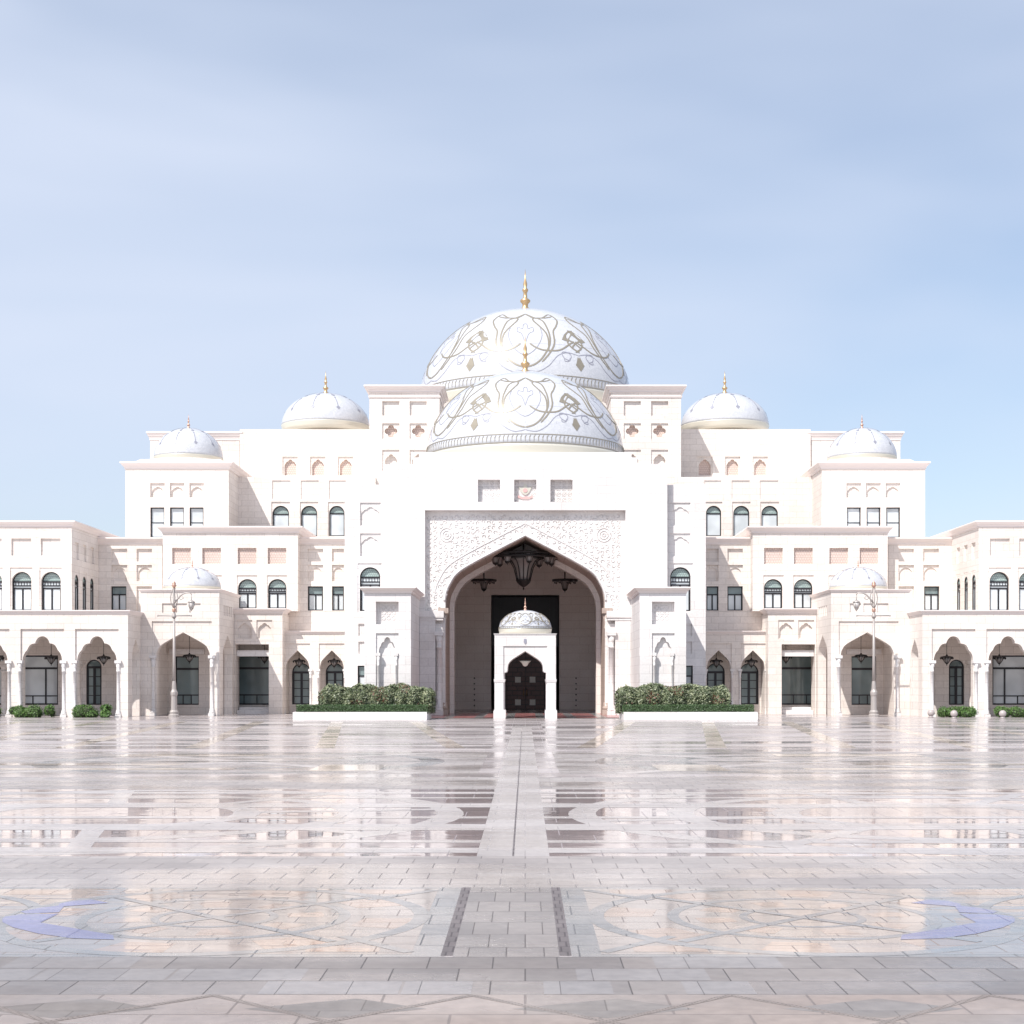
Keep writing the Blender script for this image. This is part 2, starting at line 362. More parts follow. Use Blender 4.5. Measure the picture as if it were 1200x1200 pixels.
for s in (-1, 1):
    slab('paving_panel', 'g_panel', [gr(*sorted((s*.70, s*8.6)), 11.12, 14.65)], .008)
    peach = []
    cx, cy = s*2.5, 12.86
    for k in range(16):
        t0 = TAU*k/16+.03; t1 = TAU*(k+1)/16-.03
        for ra, rb in ((1.28, 1.70), (.62, .92)):
            if k % 2 == (0 if ra > 1 else 1): continue
            peach.append([(XA+cx+ra*math.cos(t0), cy+ra*math.sin(t0)), (XA+cx+rb*math.cos(t0), cy+rb*math.sin(t0)), (XA+cx+rb*math.cos((t0+t1)/2)*1.0, cy+rb*math.sin((t0+t1)/2)), (XA+cx+rb*math.cos(t1), cy+rb*math.sin(t1)), (XA+cx+ra*math.cos(t1), cy+ra*math.sin(t1))])
    for (a, b, w_, h_) in ((.95, 11.22, .55, .26), (.95, 14.3, .6, .28), (4.1, 11.3, .55, .3), (4.2, 14.25, .6, .3), (4.7, 12.1, .5, .9), (5.4, 12.9, .7, .6), (6.3, 11.6, .8, .9), (6.6, 13.6, .8, .7)):
        p = gr(*sorted((s*a, s*(a+w_))), b, b+h_); peach.append(p)
    slab('paving_inlay', 'g_peach', peach, .012)
    rings = arc(cx, cy, 1.76, .14, 0, TAU) + arc(s*3.9, 12.86, 1.45, .12, 0, TAU)[:0] + arc(cx, cy, 1.1, .10, 0, TAU) + arc(cx, cy, .5, .07, 0, TAU)
    slab('paving_ring', 'g_grey', rings, .016)
    st = [strap(cx-1.15, cy-1.2, cx+1.15, cy+1.2, .10), strap(s*.72, 11.2, s*1.3, 11.9, .1), strap(s*.72, 14.55, s*1.3, 13.9, .1)]
    slab('paving_strap', 'g_grey', st+arc(s*5.6, 12.86, 1.5, .12, 0, TAU), .020)
    slab('paving_strap', 'g_grey', [strap(cx-1.15, cy+1.2, cx+1.15, cy-1.2, .10)], .026)
    # blue crescent on the outer side of the round medallion, split by the points of a star
    def gp(x, y):
        py = 830+y/2; Zg = 3540/(py-HY); xg_ = (x/2-AX)*Zg/F
        return (xg_ if s < 0 else 2*XA-xg_, Zg)
    bl = [[gp(*q) for q in p] for p in ([(48,477),(90,469),(138,463),(138,459),(170,452),(215,449),(255,457),(150,465),(138,479),(60,482)],
          [(5,494),(12,489),(45,484),(138,482),(95,503),(265,532),(267,543),(170,540),(90,529),(30,514),(6,502)])]
    slab('paving_blue_inlay', 'g_blue', bl, .028)
# polished wet panels, middle distance
slab('paving_panel', 'g_polish', [gr(-16, -.42, 17.4, 28.3), gr(.42, 16, 17.4, 28.3)], .004)
slab('paving_path', 'g_strap', [gr(-.42, -.012, 17.4, 70), gr(.012, .42, 17.4, 70)], .006)
slab('paving_joint', 'g_dark', [gr(-.012, .012, 17.4, 60)], .006)
for s in (-1, 1):
    a1 = []; a2 = []; a3 = []
    for cx, rs in ((s*6.2, (5.2, 3.7, 2.1)), (s*17.2, (5.2, 3.6))):
        for r in rs: a1 += arc(cx, 22.85, r, .42, 0, TAU, 64)
        for k in range(8):
            t = TAU*k/8+.2; a2.append(strap(cx+2.1*math.cos(t), 22.85+2.1*math.sin(t), cx+5.2*math.cos(t), 22.85+5.2*math.sin(t), .3))
    for yy, w_ in ((18.0, .55), (19.0, .30), (20.9, .9), (22.4, .35), (24.6, .8), (26.2, .3), (27.4, .5)):
        a3.append(strap(s*.42, yy, s*15.8, yy+random.uniform(-.25, .25), w_))
    def clipx(ps): return [[(max(XA-15.9, min(XA+15.9, a)) if True else a, b) for a, b in q] for q in ps]
    slab('paving_ring', 'g_strap', [q for q in clipx(a1) if abs(q[0][0]) < 15.9 and abs(q[2][0]) < 15.9], .012)
    slab('paving_strap', 'g_strap', [q for q in a2 if abs(q[0][0]) < 15.9 and abs(q[1][0]) < 15.9], .016)
    slab('paving_strap', 'g_strap', a3, .020)
slab('paving_rows', 'g_light', [gr(-20, -.42, 28.3, 32), gr(.42, 20, 28.3, 32)], .004)
slab('paving_panel', 'g_light', [gr(-24, -.9, 33, 43.5), gr(.9, 24, 33, 43.5)], .004)
pk = []; pk2 = []
for s in (-1, 1):
    for c in (7, 19):
        pk += arc(s*c, 38.2, 4.8, .6, 0, TAU, 64); pk += arc(s*c, 38.2, 3.0, .5, 0, TAU, 48)
        pk2 += [strap(s*c-4.8, 33.2, s*c+4.8, 43.2, .5), strap(s*c+4.8, 33.2, s*c-4.8, 43.2, .5), strap(s*c-5, 38.2, s*c+5, 38.4, .4)]
slab('paving_ring', 'g_grey', pk, .010); slab('paving_strap', 'g_strap', [pk2[i] for i in range(0, len(pk2), 3)], .014)
slab('paving_strap', 'g_strap', [pk2[i] for i in range(1, len(pk2), 3)], .018); slab('paving_strap', 'g_grey', [pk2[i] for i in range(2, len(pk2), 3)], .022)
slab('paving_cream_slabs', 'g_cream', [gr(*sorted((s*a, s*(a+w_))), b, b+h_) for s in (-1, 1) for a, w_, b, h_ in ((3.2, 1.6, 34.2, 2.6), (6.6, 6.5, 34.6, .7), (8.2, 5, 36.6, .7), (14.5, 5, 34.3, 1), (16.5, 4, 37.5, .8), (7.0, 4, 41, 1.2))], .026)
slab('paving_panel', 'g_polish_far', [gr(-26, -.9, 46, 78), gr(.9, 26, 46, 78)], .004)
fs = []
for s in (-1, 1):
    for yy, w_ in ((48, 1.2), (51.5, .6), (55, 1.8), (60, 1.0), (64, 2.4), (70, 1.2), (74.5, 2.4)): fs.append(strap(s*.9, yy, s*26, yy+random.uniform(-1, 1), w_))
slab('paving_strap', 'g_strap', fs, .010)
fs = []
for s in (-1, 1):
    for k in range(6): fs.append(strap(s*(2+4*k), 46.2, s*(5.5+4*k), 77.5, .6))
slab('paving_strap', 'g_cream', fs, .016)
rd = []; gy = []
for i in range(-3, 4):
    rd.append(rect(i*1.75-.62, i*1.75+.62, 84.8, 97.5)); gy.append(rect(i*1.75+.62, i*1.75+1.13, 84.8, 97.5))
slab('threshold', 'red', rd, .25); slab('threshold_band', 'g_grey', gy[:-1], .25)

# ------------------------------------------------------------ the palace
PAL = empty('palace', (0, 92, 0), 'white domed palace with central pointed portal and stepped wings across the plaza', 'palace')
def WALL(px0, px1, top, Z, depth, holes=(), bottom=None, m='stone', flip=True, zb=-.1, name='wall'):
    mb = MB(); mb.wall(X(px1, Z), X(px0, Z), zb if bottom is None else H(bottom, Z), H(top, Z), Z, Z+depth, holes)
    return mb.build(name, m, PAL, flip)
def PR(px0, px1, y0, y1, Z): return rect(X(px1, Z), X(px0, Z), H(y1, Z), H(y0, Z))
def cornice(x0, x1, y0, y1, z0, z1, p, flip, m='trim', name='cornice', parent=None):
    mb = MB(); h = z1-z0; e = .004
    if x0 > x1: x0, x1 = x1, x0
    mb.frust(x0, x1, y0, y1, z0, p*.18, z0+h*.15, p*.18)
    mb.frust(x0, x1, y0, y1, z0+h*.15+e, p*.2, z0+h*.42, p*.4)
    mb.frust(x0, x1, y0, y1, z0+h*.42+e, p*.5, z0+h*.78, p*.9)
    mb.frust(x0, x1, y0, y1, z0+h*.78+e, p, z1, p)
    return mb.build(name, m, parent or PAL, flip)
def window(kind, x, hw, z0, z1, y, flip, mtx=None, parent=None):
    """frame stands at y, pane just behind"""
    h = z1-z0; t = .07 if hw < .8 else .09
    arched = kind in ('arch', 'arch_simple', 'door')
    fn = (lambda w, a, b: rnd(x, w, a, b)) if arched else (lambda w, a, b: rect(x-w, x+w, a, b))
    fr = MB(); fr.prism(fn(hw, z0, z1), y, y+.08, [fn(hw-t, z0+t, z1-t)])
    def hb(f, w, d=.0): fr.box(x-hw+t*.6, x+hw-t*.6, y+.012+d, y+.07, z0+h*f-w/2, z0+h*f+w/2)
    def vb(f, a, b, w): fr.box(x-hw+2*hw*f-w/2, x-hw+2*hw*f+w/2, y+.02, y+.066, z0+h*a, z0+h*b)
    spring = 1-hw/h
    if kind == 'arch':
        hb(spring, .10); hb(spring-.10, .07, .004); hb(spring-.17, .09)
        for k in range(1, 7): vb(k/7, spring-.11, spring, .03)
        vb(.5, 0.02, spring-.17, .10); vb(.06, .02, spring-.17, .07); vb(.94, .02, spring-.17, .07)
    elif kind == 'arch_simple': hb(spring, .09)
    elif kind == 'rect': hb(.66, .09); vb(.5, .02, .66, .09); vb(.06, .02, .66, .06); vb(.94, .02, .66, .06)
    elif kind == 'rect_low': hb(.5, .05)
    elif kind == 'door':
        hb(spring, .14)
        vb(.5, .02, spring, .16); vb(.07, .02, spring, .1); vb(.93, .02, spring, .1)
        for k in range(1, 4): hb(spring*k/4, .05, .02)
    elif kind == 'big': hb(.74, .14); hb(.2, .07); vb(.34, .02, .2, .06); vb(.67, .02, .2, .06); vb(.96, 0.02, .98, .12)
    elif kind == 'wide': hb(.74, .12); hb(.18, .07); vb(.33, .02, .74, .10); vb(.66, .02, .18, .07)
    if mtx: fr.xf(mtx)
    w = fr.build('window', 'frame', parent or PAL, flip)
    low = 'glass_green' if kind in ('door', 'big') else 'glass'
    def pane(p, m):
        pn = MB(); pn.face(ccw(p), [], lambda a, b: (a, y+.055, b))
        if mtx: pn.xf(mtx)
        pn.build('pane', m, w, flip)
    if arched and kind != 'door':
        zs = z0+h*spring
        pane(from_half(x, zs, [((hw-.03)*math.cos(math.pi/2*i/12), zs+(hw-.03)*math.sin(math.pi/2*i/12)) for i in range(12)]+[(0, z1-.03)]), 'fan')
        pane(rect(x-hw+.03, x+hw-.03, z0+.03, zs-.01), low)
    elif kind == 'rect':
        pane(rect(x-hw+.03, x+hw-.03, z0+h*.66, z1-.03), 'glass_green'); pane(rect(x-hw+.03, x+hw-.03, z0+.03, z0+h*.66-.01), low)
    else: pane(fn(hw-.03, z0+.03, z1-.03), low)
    return w
def WIN(kind, px0, px1, y0, y1, Z, rec, flip):
    return window(kind, (X(px0, Z)+X(px1, Z))/2, abs(X(px0, Z)-X(px1, Z))/2-.002, H(y1, Z)+.002, H(y0, Z)-.002, Z+rec-.085, flip)
def AR(px0, px1, y0, y1, Z): return rnd((X(px0, Z)+X(px1, Z))/2, abs(X(px0, Z)-X(px1, Z))/2, H(y1, Z), H(y0, Z))
def TF(px0, px1, y0, ys, y1, Z, fn=trefoil): return fn((X(px0, Z)+X(px1, Z))/2, abs(X(px0, Z)-X(px1, Z))/2, H(y1, Z), H(ys, Z), H(y0, Z))
def column(x, y, z0, z1, r, flip, parent=None, m='white', name='column'):
    c = MB(); h = z1-z0
    c.box(x-r*1.75, x+r*1.75, y-r*1.75, y+r*1.75, z0, z0+h*.05)
    c.lathe(x, y, [(r*1.7, z0+h*.05), (r*1.7, z0+h*.07), (r*1.3, z0+h*.09), (r*1.45, z0+h*.11), (r, z0+h*.13), (r*.92, z0+h*.80), (r*1.2, z0+h*.805), (r*1.2, z0+h*.82), (r*.95, z0+h*.825), (r*1.15, z0+h*.88), (r*1.7, z0+h*.95)], 16)
    c.box(x-r*1.85, x+r*1.85, y-r*1.85, y+r*1.85, z0+h*.95, z1)
    return c.build(name, m, parent or PAL, flip)

# --- dome ornament, traced on the front dome's surface and repeated five times around
def inv(px, py, Zc=104., Rr=6.8, b=5.9, zr=17.4):
    d = Vector(((px-AX)/F, 1, (HY-py)/F)); o = Vector((0, 0, CH))
    k = (Rr, Rr, b); c = Vector((0, Zc, zr))
    O = Vector([(o[i]-c[i])/k[i] for i in range(3)]); D = Vector([d[i]/k[i] for i in range(3)])
    A = D.dot(D); B = O.dot(D); C = O.dot(O)-1; q = B*B-A*C
    if q < 0: q = 0
    t = (-B-math.sqrt(q))/A; p = O+D*t
    return math.atan2(p.x, -p.y), math.asin(max(-1, min(1, p.z)))
def z6(pts): return [inv(600+a/5.4545, 440+b/5.4545) for a, b in pts]
MAIN = [z6(p) for p in (
    [(85,15),(130,36),(180,55),(208,100),(224,150),(224,195),(205,240),(170,290),(130,318),(85,330)],
    [(85,15),(130,40),(180,38),(215,18),(262,50),(258,90),(243,120),(250,190),(222,250),(180,300)],
    [(110,192),(150,218),(200,232),(280,230),(335,195),(360,178)],
    [(330,165),(326,185),(350,215),(394,244)], [(350,215),(370,188),(394,176)],
    [(320,40),(375,60),(432,80),(470,160),(520,262)],)]
THIN = [z6(p) for p in (
    [(85,345),(110,352),(160,355),(220,320),(270,262),(320,245),(345,262),(335,292),(312,295),(308,280)],
    [(385,262),(425,255),(465,258),(470,290),(450,300),(440,285)],
    [(75,75),(95,80),(100,105),(125,95),(130,120),(105,135),(85,190)],
    [(165,90),(180,140),(160,200),(120,245),(80,262)])]
FILL = [z6(p) for p in ([(395,270),(416,312),(400,352),(372,315)], [(292,168),(304,138),(326,114),(348,114),(350,138),(335,158),(332,180),(316,176)])]
_c = FILL[0]; _c = sum(u for u, v in _c)/len(_c); print('DIAMOND AZ', math.degrees(_c))
NF = 6 if abs(math.degrees(_c)-30) < abs(math.degrees(_c)-36) else 5
_k = (math.pi/NF)/_c
MAIN, THIN, FILL = [[[(u*_k, v) for u, v in p] for p in G] for G in (MAIN, THIN, FILL)]
def dsurf(cx, cy, zr, Rr, b, az, ph, off):
    p = Vector((Rr*math.cos(ph)*math.sin(az), -Rr*math.cos(ph)*math.cos(az), b*math.sin(ph)))
    n = Vector((p.x/Rr**2, p.y/Rr**2, p.z/b**2)).normalized()
    return Vector((cx, cy, zr))+p+n*off, n
def ribbon(mb, D, line, w, off=.02, sm=True):
    line = smooth(line, 4) if sm else line
    P = [dsurf(*D, a, h, off) for a, h in line]; vs = []; fs = []
    for i, (p, n) in enumerate(P):
        t = (P[min(i+1, len(P)-1)][0]-P[max(0, i-1)][0]); s = n.cross(t).normalized()*w/2
        ww = 1 if 0 < i < len(P)-1 else .4
        vs += [p+s*ww-n*off*2, p+s*ww, p-s*ww, p-s*ww-n*off*2]
    for i in range(len(P)-1):
        a = i*4; fs += [(a, a+1, a+5, a+4), (a+1, a+2, a+6, a+5), (a+2, a+3, a+7, a+6)]
    mb.add(vs, fs)
def dome(parent, cx, cy, zr, Rr, b, drum, style, flip=False, seg=96, finial=1.0, fin_m='gold', scale_w=1.0):
    mb = MB(); prof = [(Rr*math.cos(math.pi/2*i/28), zr+b*math.sin(math.pi/2*i/28)) for i in range(27)]
    top = prof[-1][1]; prof += [(Rr*.045, zr+b*1.005), (Rr*.02, zr+b*1.03)]
    mb.lathe(cx, cy, prof, seg); d = mb.build('dome', 'dome', parent, flip)
    g = MB(); hb = drum
    g.lathe(cx, cy, [(Rr*.985, zr-hb), (Rr*.99, zr-hb*.45), (Rr*1.005, zr-hb*.12), (Rr*1.005, zr), (Rr*.99, zr+.002)], seg); g.build('gilded_band', 'goldband', d, flip)
    fh = Rr*.40*finial; z0 = zr+b*1.0
    f = MB(); fr_ = .8; f.lathe(cx, cy, [(a*.8, b) for a, b in [(.18*fh, z0), (.19*fh, z0+.05*fh), (.09*fh, z0+.12*fh), (.10*fh, z0+.2*fh), (.17*fh, z0+.26*fh), (.17*fh, z0+.3*fh), (.07*fh, z0+.36*fh), (.06*fh, z0+.5*fh), (.10*fh, z0+.56*fh), (.10*fh, z0+.59*fh), (.05*fh, z0+.64*fh), (.07*fh, z0+.74*fh), (.03*fh, z0+.86*fh), (.004, z0+1.15*fh)]], 16)
    f.build('finial', fin_m, d, flip)
    D = (cx, cy, zr, Rr, b); k = Rr/6.8*scale_w
    if style == 'scroll':
        a = MB(); t = MB()
        for s5 in range(NF):
            for sg in (-1, 1):
                o = TAU*s5/NF
                for ln in MAIN: ribbon(a, D, [(o+sg*u, v) for u, v in ln], .098*k)
                for ln in THIN: ribbon(t, D, [(o+sg*u, v) for u, v in ln], .045*k, .012)
                for q in FILL:
                    P = [dsurf(*D, o+sg*u, v, .02)[0] for u, v in q]
                    if sg < 0: P = P[::-1]
                    a.add(P, [tuple(range(len(P)))])
        n = 150 if Rr > 4 else 60
        for i in range(n):
            u = TAU*i/n; ph = .015
            ribbon(a, D, [(u, .025), (u, .075), (u+.012, .095)], .05*k, .02, False)
        for ph in (.012, .105): ribbon(a, D, [(TAU*i/96, ph) for i in range(97)], .05*k, .02, False)
        a.build('scroll_inlay', 'inlay', d, flip); t.build('line_inlay', 'inlay_dark', d, flip)
        # joints between the mosaic panels
        j = MB()
        for i in range(20): ribbon(j, D, [(TAU*i/20, .11+1.3*q/10) for q in range(11)], .014*k, .004, False)
        for ph in (.45, .85): ribbon(j, D, [(TAU*i/96, ph) for i in range(97)], .014*k, .004, False)
        j.build('panel_joint', 'inlay_dark', d, flip)
    elif style == 'drops':
        a = MB(); n = 10
        for i in range(n):
            o = TAU*(i+.3)/n
            for (p0, p1) in ((1.38, 1.0), (.84, .40)):
                ribbon(a, D, [(o, p0+(p1-p0)*q/10) for q in range(11)], .05*k*2, .02, False)
                for pp, sz in ((p1, .06), (p0, .03)):
                    P = [dsurf(*D, o+du*sz/max(.25, math.cos(pp)), pp+dv*sz, .02)[0] for du, dv in ((0, -1.2), (.8, 0), (0, 1.2), (-.8, 0))]
                    a.add(P, [(0, 1, 2, 3)])
        a.build('drop_inlay', 'inlay_dark', d, flip)
    return d

# --- central portal block
ZC = 92.
cb = MB()
hwC = X(449, ZC)
pan = [(PR(560, 586, 562, 588, ZC), .42), (PR(602.5, 628.5, 562, 588, ZC), .42), (PR(645, 671, 562, 588, ZC), .42)]
cb.wall(-hwC, hwC, -.1, H(544, ZC), ZC, ZC+.4, pan[:0]+[(rect(-X(498, ZC), X(498, ZC), -.05, H(598, ZC)), None)]+[(p, .38) for p, _ in pan])
cb.build('portal_wall', 'white', PAL)
AH = 94*ZC/F
arch_pts = keel(0, AH, -.05, H(705, ZC), H(627.5, ZC))
c2 = MB(); c2.wall(-hwC+.3, hwC-.3, -.1, H(546, ZC)-.2, ZC+.402, ZC+.95, [(arch_pts, None)]); c2.build('spandrel', 'carved', PAL)
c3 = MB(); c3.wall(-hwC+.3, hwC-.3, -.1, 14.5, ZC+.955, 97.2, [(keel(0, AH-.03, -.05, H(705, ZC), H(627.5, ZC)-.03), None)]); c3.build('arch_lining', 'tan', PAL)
c4 = MB(); c4.wall(-hwC+.3, hwC-.3, -.1, 14.5, 97.21, 98.2, [(keel(0, 82.5*98/F, -.05, H(713, 98), H(646, 98)), None)]); c4.build('inner_arch', 'beige', PAL)
# raised moulding round the arch edge
def arch_rib(mb, pts, y, r, closed=False): mb.tube([(a, y, b) for a, b in pts], r, 8)
am = MB()
ap = sorted([(a, b) for a, b in arch_pts if b > 5], key=lambda q: q[0]); am.tube([(a*1.012, ZC+.40, b+.06) for a, b in ap], .07, 8)
big = [(a*1.14, b+.55*max(0, (b-6.9)/4.1)+.25) for a, b in ap]; am.tube([(a, ZC+.41, b) for a, b in big if abs(a) < X(500, ZC)], .05, 6)
am.build('arch_moulding', 'white', PAL)
# carved arabesque: small raised curls over the spandrel and two medallions
cv = MB()
def inside_arch(x, z):
    if z < H(700, ZC): return abs(x) < AH+.28
    for i in range(len(ap)-1):
        if ap[i][0] <= x <= ap[i+1][0]:
            t = (x-ap[i][0])/max(1e-6, ap[i+1][0]-ap[i][0]); return z < ap[i][1]+t*(ap[i+1][1]-ap[i][1])+.30
    return False
ix = .33
zz = H(714, ZC)
while zz < H(603, ZC):
    xx = -X(500, ZC)+.15
    while xx < X(500, ZC)-.1:
        x = xx+random.uniform(-.05, .05); z = zz+random.uniform(-.05, .05)
        md = min(abs(math.hypot(x-c, z-H(626, ZC))) for c in (-X(523, ZC), X(523, ZC)))
        if not inside_arch(x, z) and md > .5:
            a0 = random.uniform(0, TAU); sg = random.choice((-1, 1))
            P = []
            for i in range(6):
                rr = .14*(1-.13*i); P.append((x+rr*math.cos(a0+sg*i*.95), ZC+.395, z+rr*math.sin(a0+sg*i*.95)))
            cv.tube(P, [.022, .032, .034, .032, .028, .018], 4)
        xx += ix
    zz += ix*.9
cv.build('arabesque_carving', 'white', PAL)
for c in (-X(523, ZC), X(523, ZC)):
    cv = MB()
    for rr in (.42, .25, .1): cv.tube([(c+rr*math.cos(TAU*i/20), ZC+.39, H(626, ZC)+rr*math.sin(TAU*i/20)) for i in range(21)], .035, 5)
    cv.build('medallion', 'white', PAL)

# carved infill of the three square niches and the crest in the middle one
for i, (p, _) in enumerate(pan):
    x0, x1 = p[0][0], p[1][0]; z0, z1 = p[0][1], p[2][1]; nb = MB()
    n = 4
    for a in range(n):
        for b in range(n):
            cx = x0+(a+.5)*(x1-x0)/n; cz = z0+(b+.5)*(z1-z0)/n
            if i == 1 and 0 < a < 3: continue
            nb.tube([(cx+.12*math.cos(TAU*q/8), ZC+.375, cz+.12*math.sin(TAU*q/8)) for q in range(9)], .022, 4)
            nb.tube([(cx-.12, ZC+.375, cz-.12), (cx+.12, ZC+.375, cz+.12)], .018, 4)
    nb.build('niche_carving', 'white', PAL)
cr_ = MB(); cz = H(574, ZC)
cr_.prism([(-.42, cz+.28), (-.3, cz-.02), (-.14, cz-.22), (0, cz-.28), (.14, cz-.22), (.3, cz-.02), (.42, cz+.28), (.2, cz+.16), (.12, cz+.2), (.09, cz+.36), (-.05, cz+.40), (-.1, cz+.3), (-.12, cz+.2), (-.2, cz+.16)], ZC+.31, ZC+.375)
cst = cr_.build('crest', 'goldband', PAL)
c_ = MB(); c_.prism(disc(0, cz, .13), ZC+.28, ZC+.308); c_.build('shield', 'crest_red', cst)
c_ = MB(); c_.prism([(-.46, cz-.42), (-.40, cz-.28), (-.2, cz-.38), (.2, cz-.38), (.40, cz-.28), (.46, cz-.42), (.2, cz-.52), (-.2, cz-.52)], ZC+.31, ZC+.375); c_.build('scroll', 'crest_red', cst)
# body behind: side walls, roof, back wall of the vestibule
b_ = MB(); b_.box(-hwC+.3, -5.7, 98.21, 111.9, -.1, 14.9); b_.box(5.7, hwC-.3, 98.21, 111.9, -.1, 14.9); b_.box(-5.7, 5.7, 98.21, 111.9, 12.2, 14.9)
b_.build('vestibule_lining', 'beige', PAL)
b_ = MB(); b_.box(-hwC+.02, hwC-.02, 92.41, 113, 14.92, H(544, ZC)-.004); b_.build('roof', 'white', PAL)
bw = MB(); ox = X(575.5, 112); oz = H(697, 112)
bw.wall(-5.9, 5.9, -.1, 13, 112, 112.6, [(rect(-ox-.5, ox+.5, -.05, oz+.45), .12, [(rect(-ox, ox, -.04, oz), None)])])
bw.build('inner_wall', 'beige', PAL)
zb_ = H(741, 112)
for s in (-1, 1):
    mo = MB(); mo.box(*sorted((s*(ox+.7), s*5.69)), 111.8, 112, zb_-.2, zb_+.2)
    mo.box(*sorted((s*(ox+.75), s*(ox+.95))), 111.9, 112, 0, zb_-.2); mo.box(*sorted((s*5.5, s*5.69)), 99, 111.8, zb_-.2, zb_+.2); mo.build('moulding', 'beige', PAL)
for s in (-1, 1):
    for k in range(6):
        bt = MB(); zz = H(795.5+6.4*k, 111.9); bt.lathe(s*X(556, 112), 111.92, [(.05, zz), (.05, zz+.09)], 8); bt.build('wall_fitting', 'bronze', PAL)
# dark hall behind the opening and the panelled doors
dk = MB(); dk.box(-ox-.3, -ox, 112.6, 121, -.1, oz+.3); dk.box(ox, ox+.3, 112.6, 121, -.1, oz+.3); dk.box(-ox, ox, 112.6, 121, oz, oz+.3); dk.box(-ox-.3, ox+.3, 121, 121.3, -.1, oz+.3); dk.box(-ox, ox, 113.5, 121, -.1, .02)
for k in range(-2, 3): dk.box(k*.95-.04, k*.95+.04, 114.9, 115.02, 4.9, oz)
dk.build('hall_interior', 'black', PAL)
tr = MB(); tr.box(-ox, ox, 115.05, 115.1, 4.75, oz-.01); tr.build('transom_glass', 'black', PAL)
for s in (-1, 1):
    dr = MB(); w_ = 1.42; z1_ = H(765, 114)
    dr.box(*sorted((s*.015, s*w_)), 114, 114.14, .02, z1_)
    for (a, b) in ((.25, .5), (.7, 1.55), (1.75, 2.05), (2.2, 3.05), (3.2, 3.5), (3.6, 3.95)):
        dr.box(*sorted((s*.18, s*(w_-.15))), 113.95, 113.998, a*z1_/4.2, b*z1_/4.2)
    do = dr.build('door_leaf', 'wood', PAL)
    for yy in (796.5, 823):
        q = MB(); zc_ = H(yy, 114); q.box(s*.55-.22, s*.55+.22, 113.90, 113.947, zc_-.22, zc_+.22)
        q.box(s*.55-.05, s*.55+.05, 113.87, 113.898, zc_-.05, zc_+.05); q.build('door_panel', 'crystal', do)
    q = MB(); q.tube([(s*.12, 113.85, 1.0), (s*.12, 113.8, 1.2), (s*.12, 113.85, 1.5)], .03); q.build('handle', 'gold', do)
# piers at the arch with capital blocks and corner colonnettes
for fl in (True, False):
    pr = MB(); x0, x1 = X(519, ZC)-.0, X(492, ZC)
    pr.box(x0+.45, x1, ZC-.15, ZC+.398, -.1, H(724, ZC)); pr.box(x0+.02, x0+.447, ZC+.1, ZC+.396, -.1, H(724, ZC)-.35)
    pr.box(x0-.06, x1+.06, ZC-.25, ZC+.398, H(724, ZC)+.003, H(716, ZC)); pr.box(x0-.02, x1+.02, ZC-.19, ZC+.398, H(727, ZC), H(724, ZC)-.001)
    pr.box(x0+.40, x1+.06, ZC-.24, ZC+.396, -.1, .55)
    pr.build('pier', 'white', PAL, fl)
    column(x0+.23, ZC-.05, .02, H(740, ZC), .15, fl)
    column(x0+.0, ZC+.62, .02, H(716, ZC)+.2, .17, fl, m='tan')
# dome plinth and both great domes
pl = MB(); pl.box(-6.75, 6.75, 96, 111, H(544, ZC)-.02, H(530, 96)); pl.box(-7.1, 7.1, 95.7, 111.2, H(544, ZC)+.01, H(537, 96)); pl.build('dome_plinth', 'white', PAL)
dm = dome(PAL, 0, 104, 17.4, 6.8, 5.9, 1.1, 'scroll', finial=.84)
tag(dm, 'front great dome with golden scrollwork above the portal')
bb = MB(); bb.box(-11.2, 11.2, 116.2, 139, 10, 23.6); bb.lathe(0, 126, [(9.0, 23.6), (9.0, 24.2)], 64, False); bb.build('dome_plinth', 'stone', PAL)
dm = dome(PAL, 0, 126, 25.1, 8.86, 7.87, .9, 'scroll', finial=.87)
tag(dm, 'rear great dome, largest and highest, with golden scrollwork')

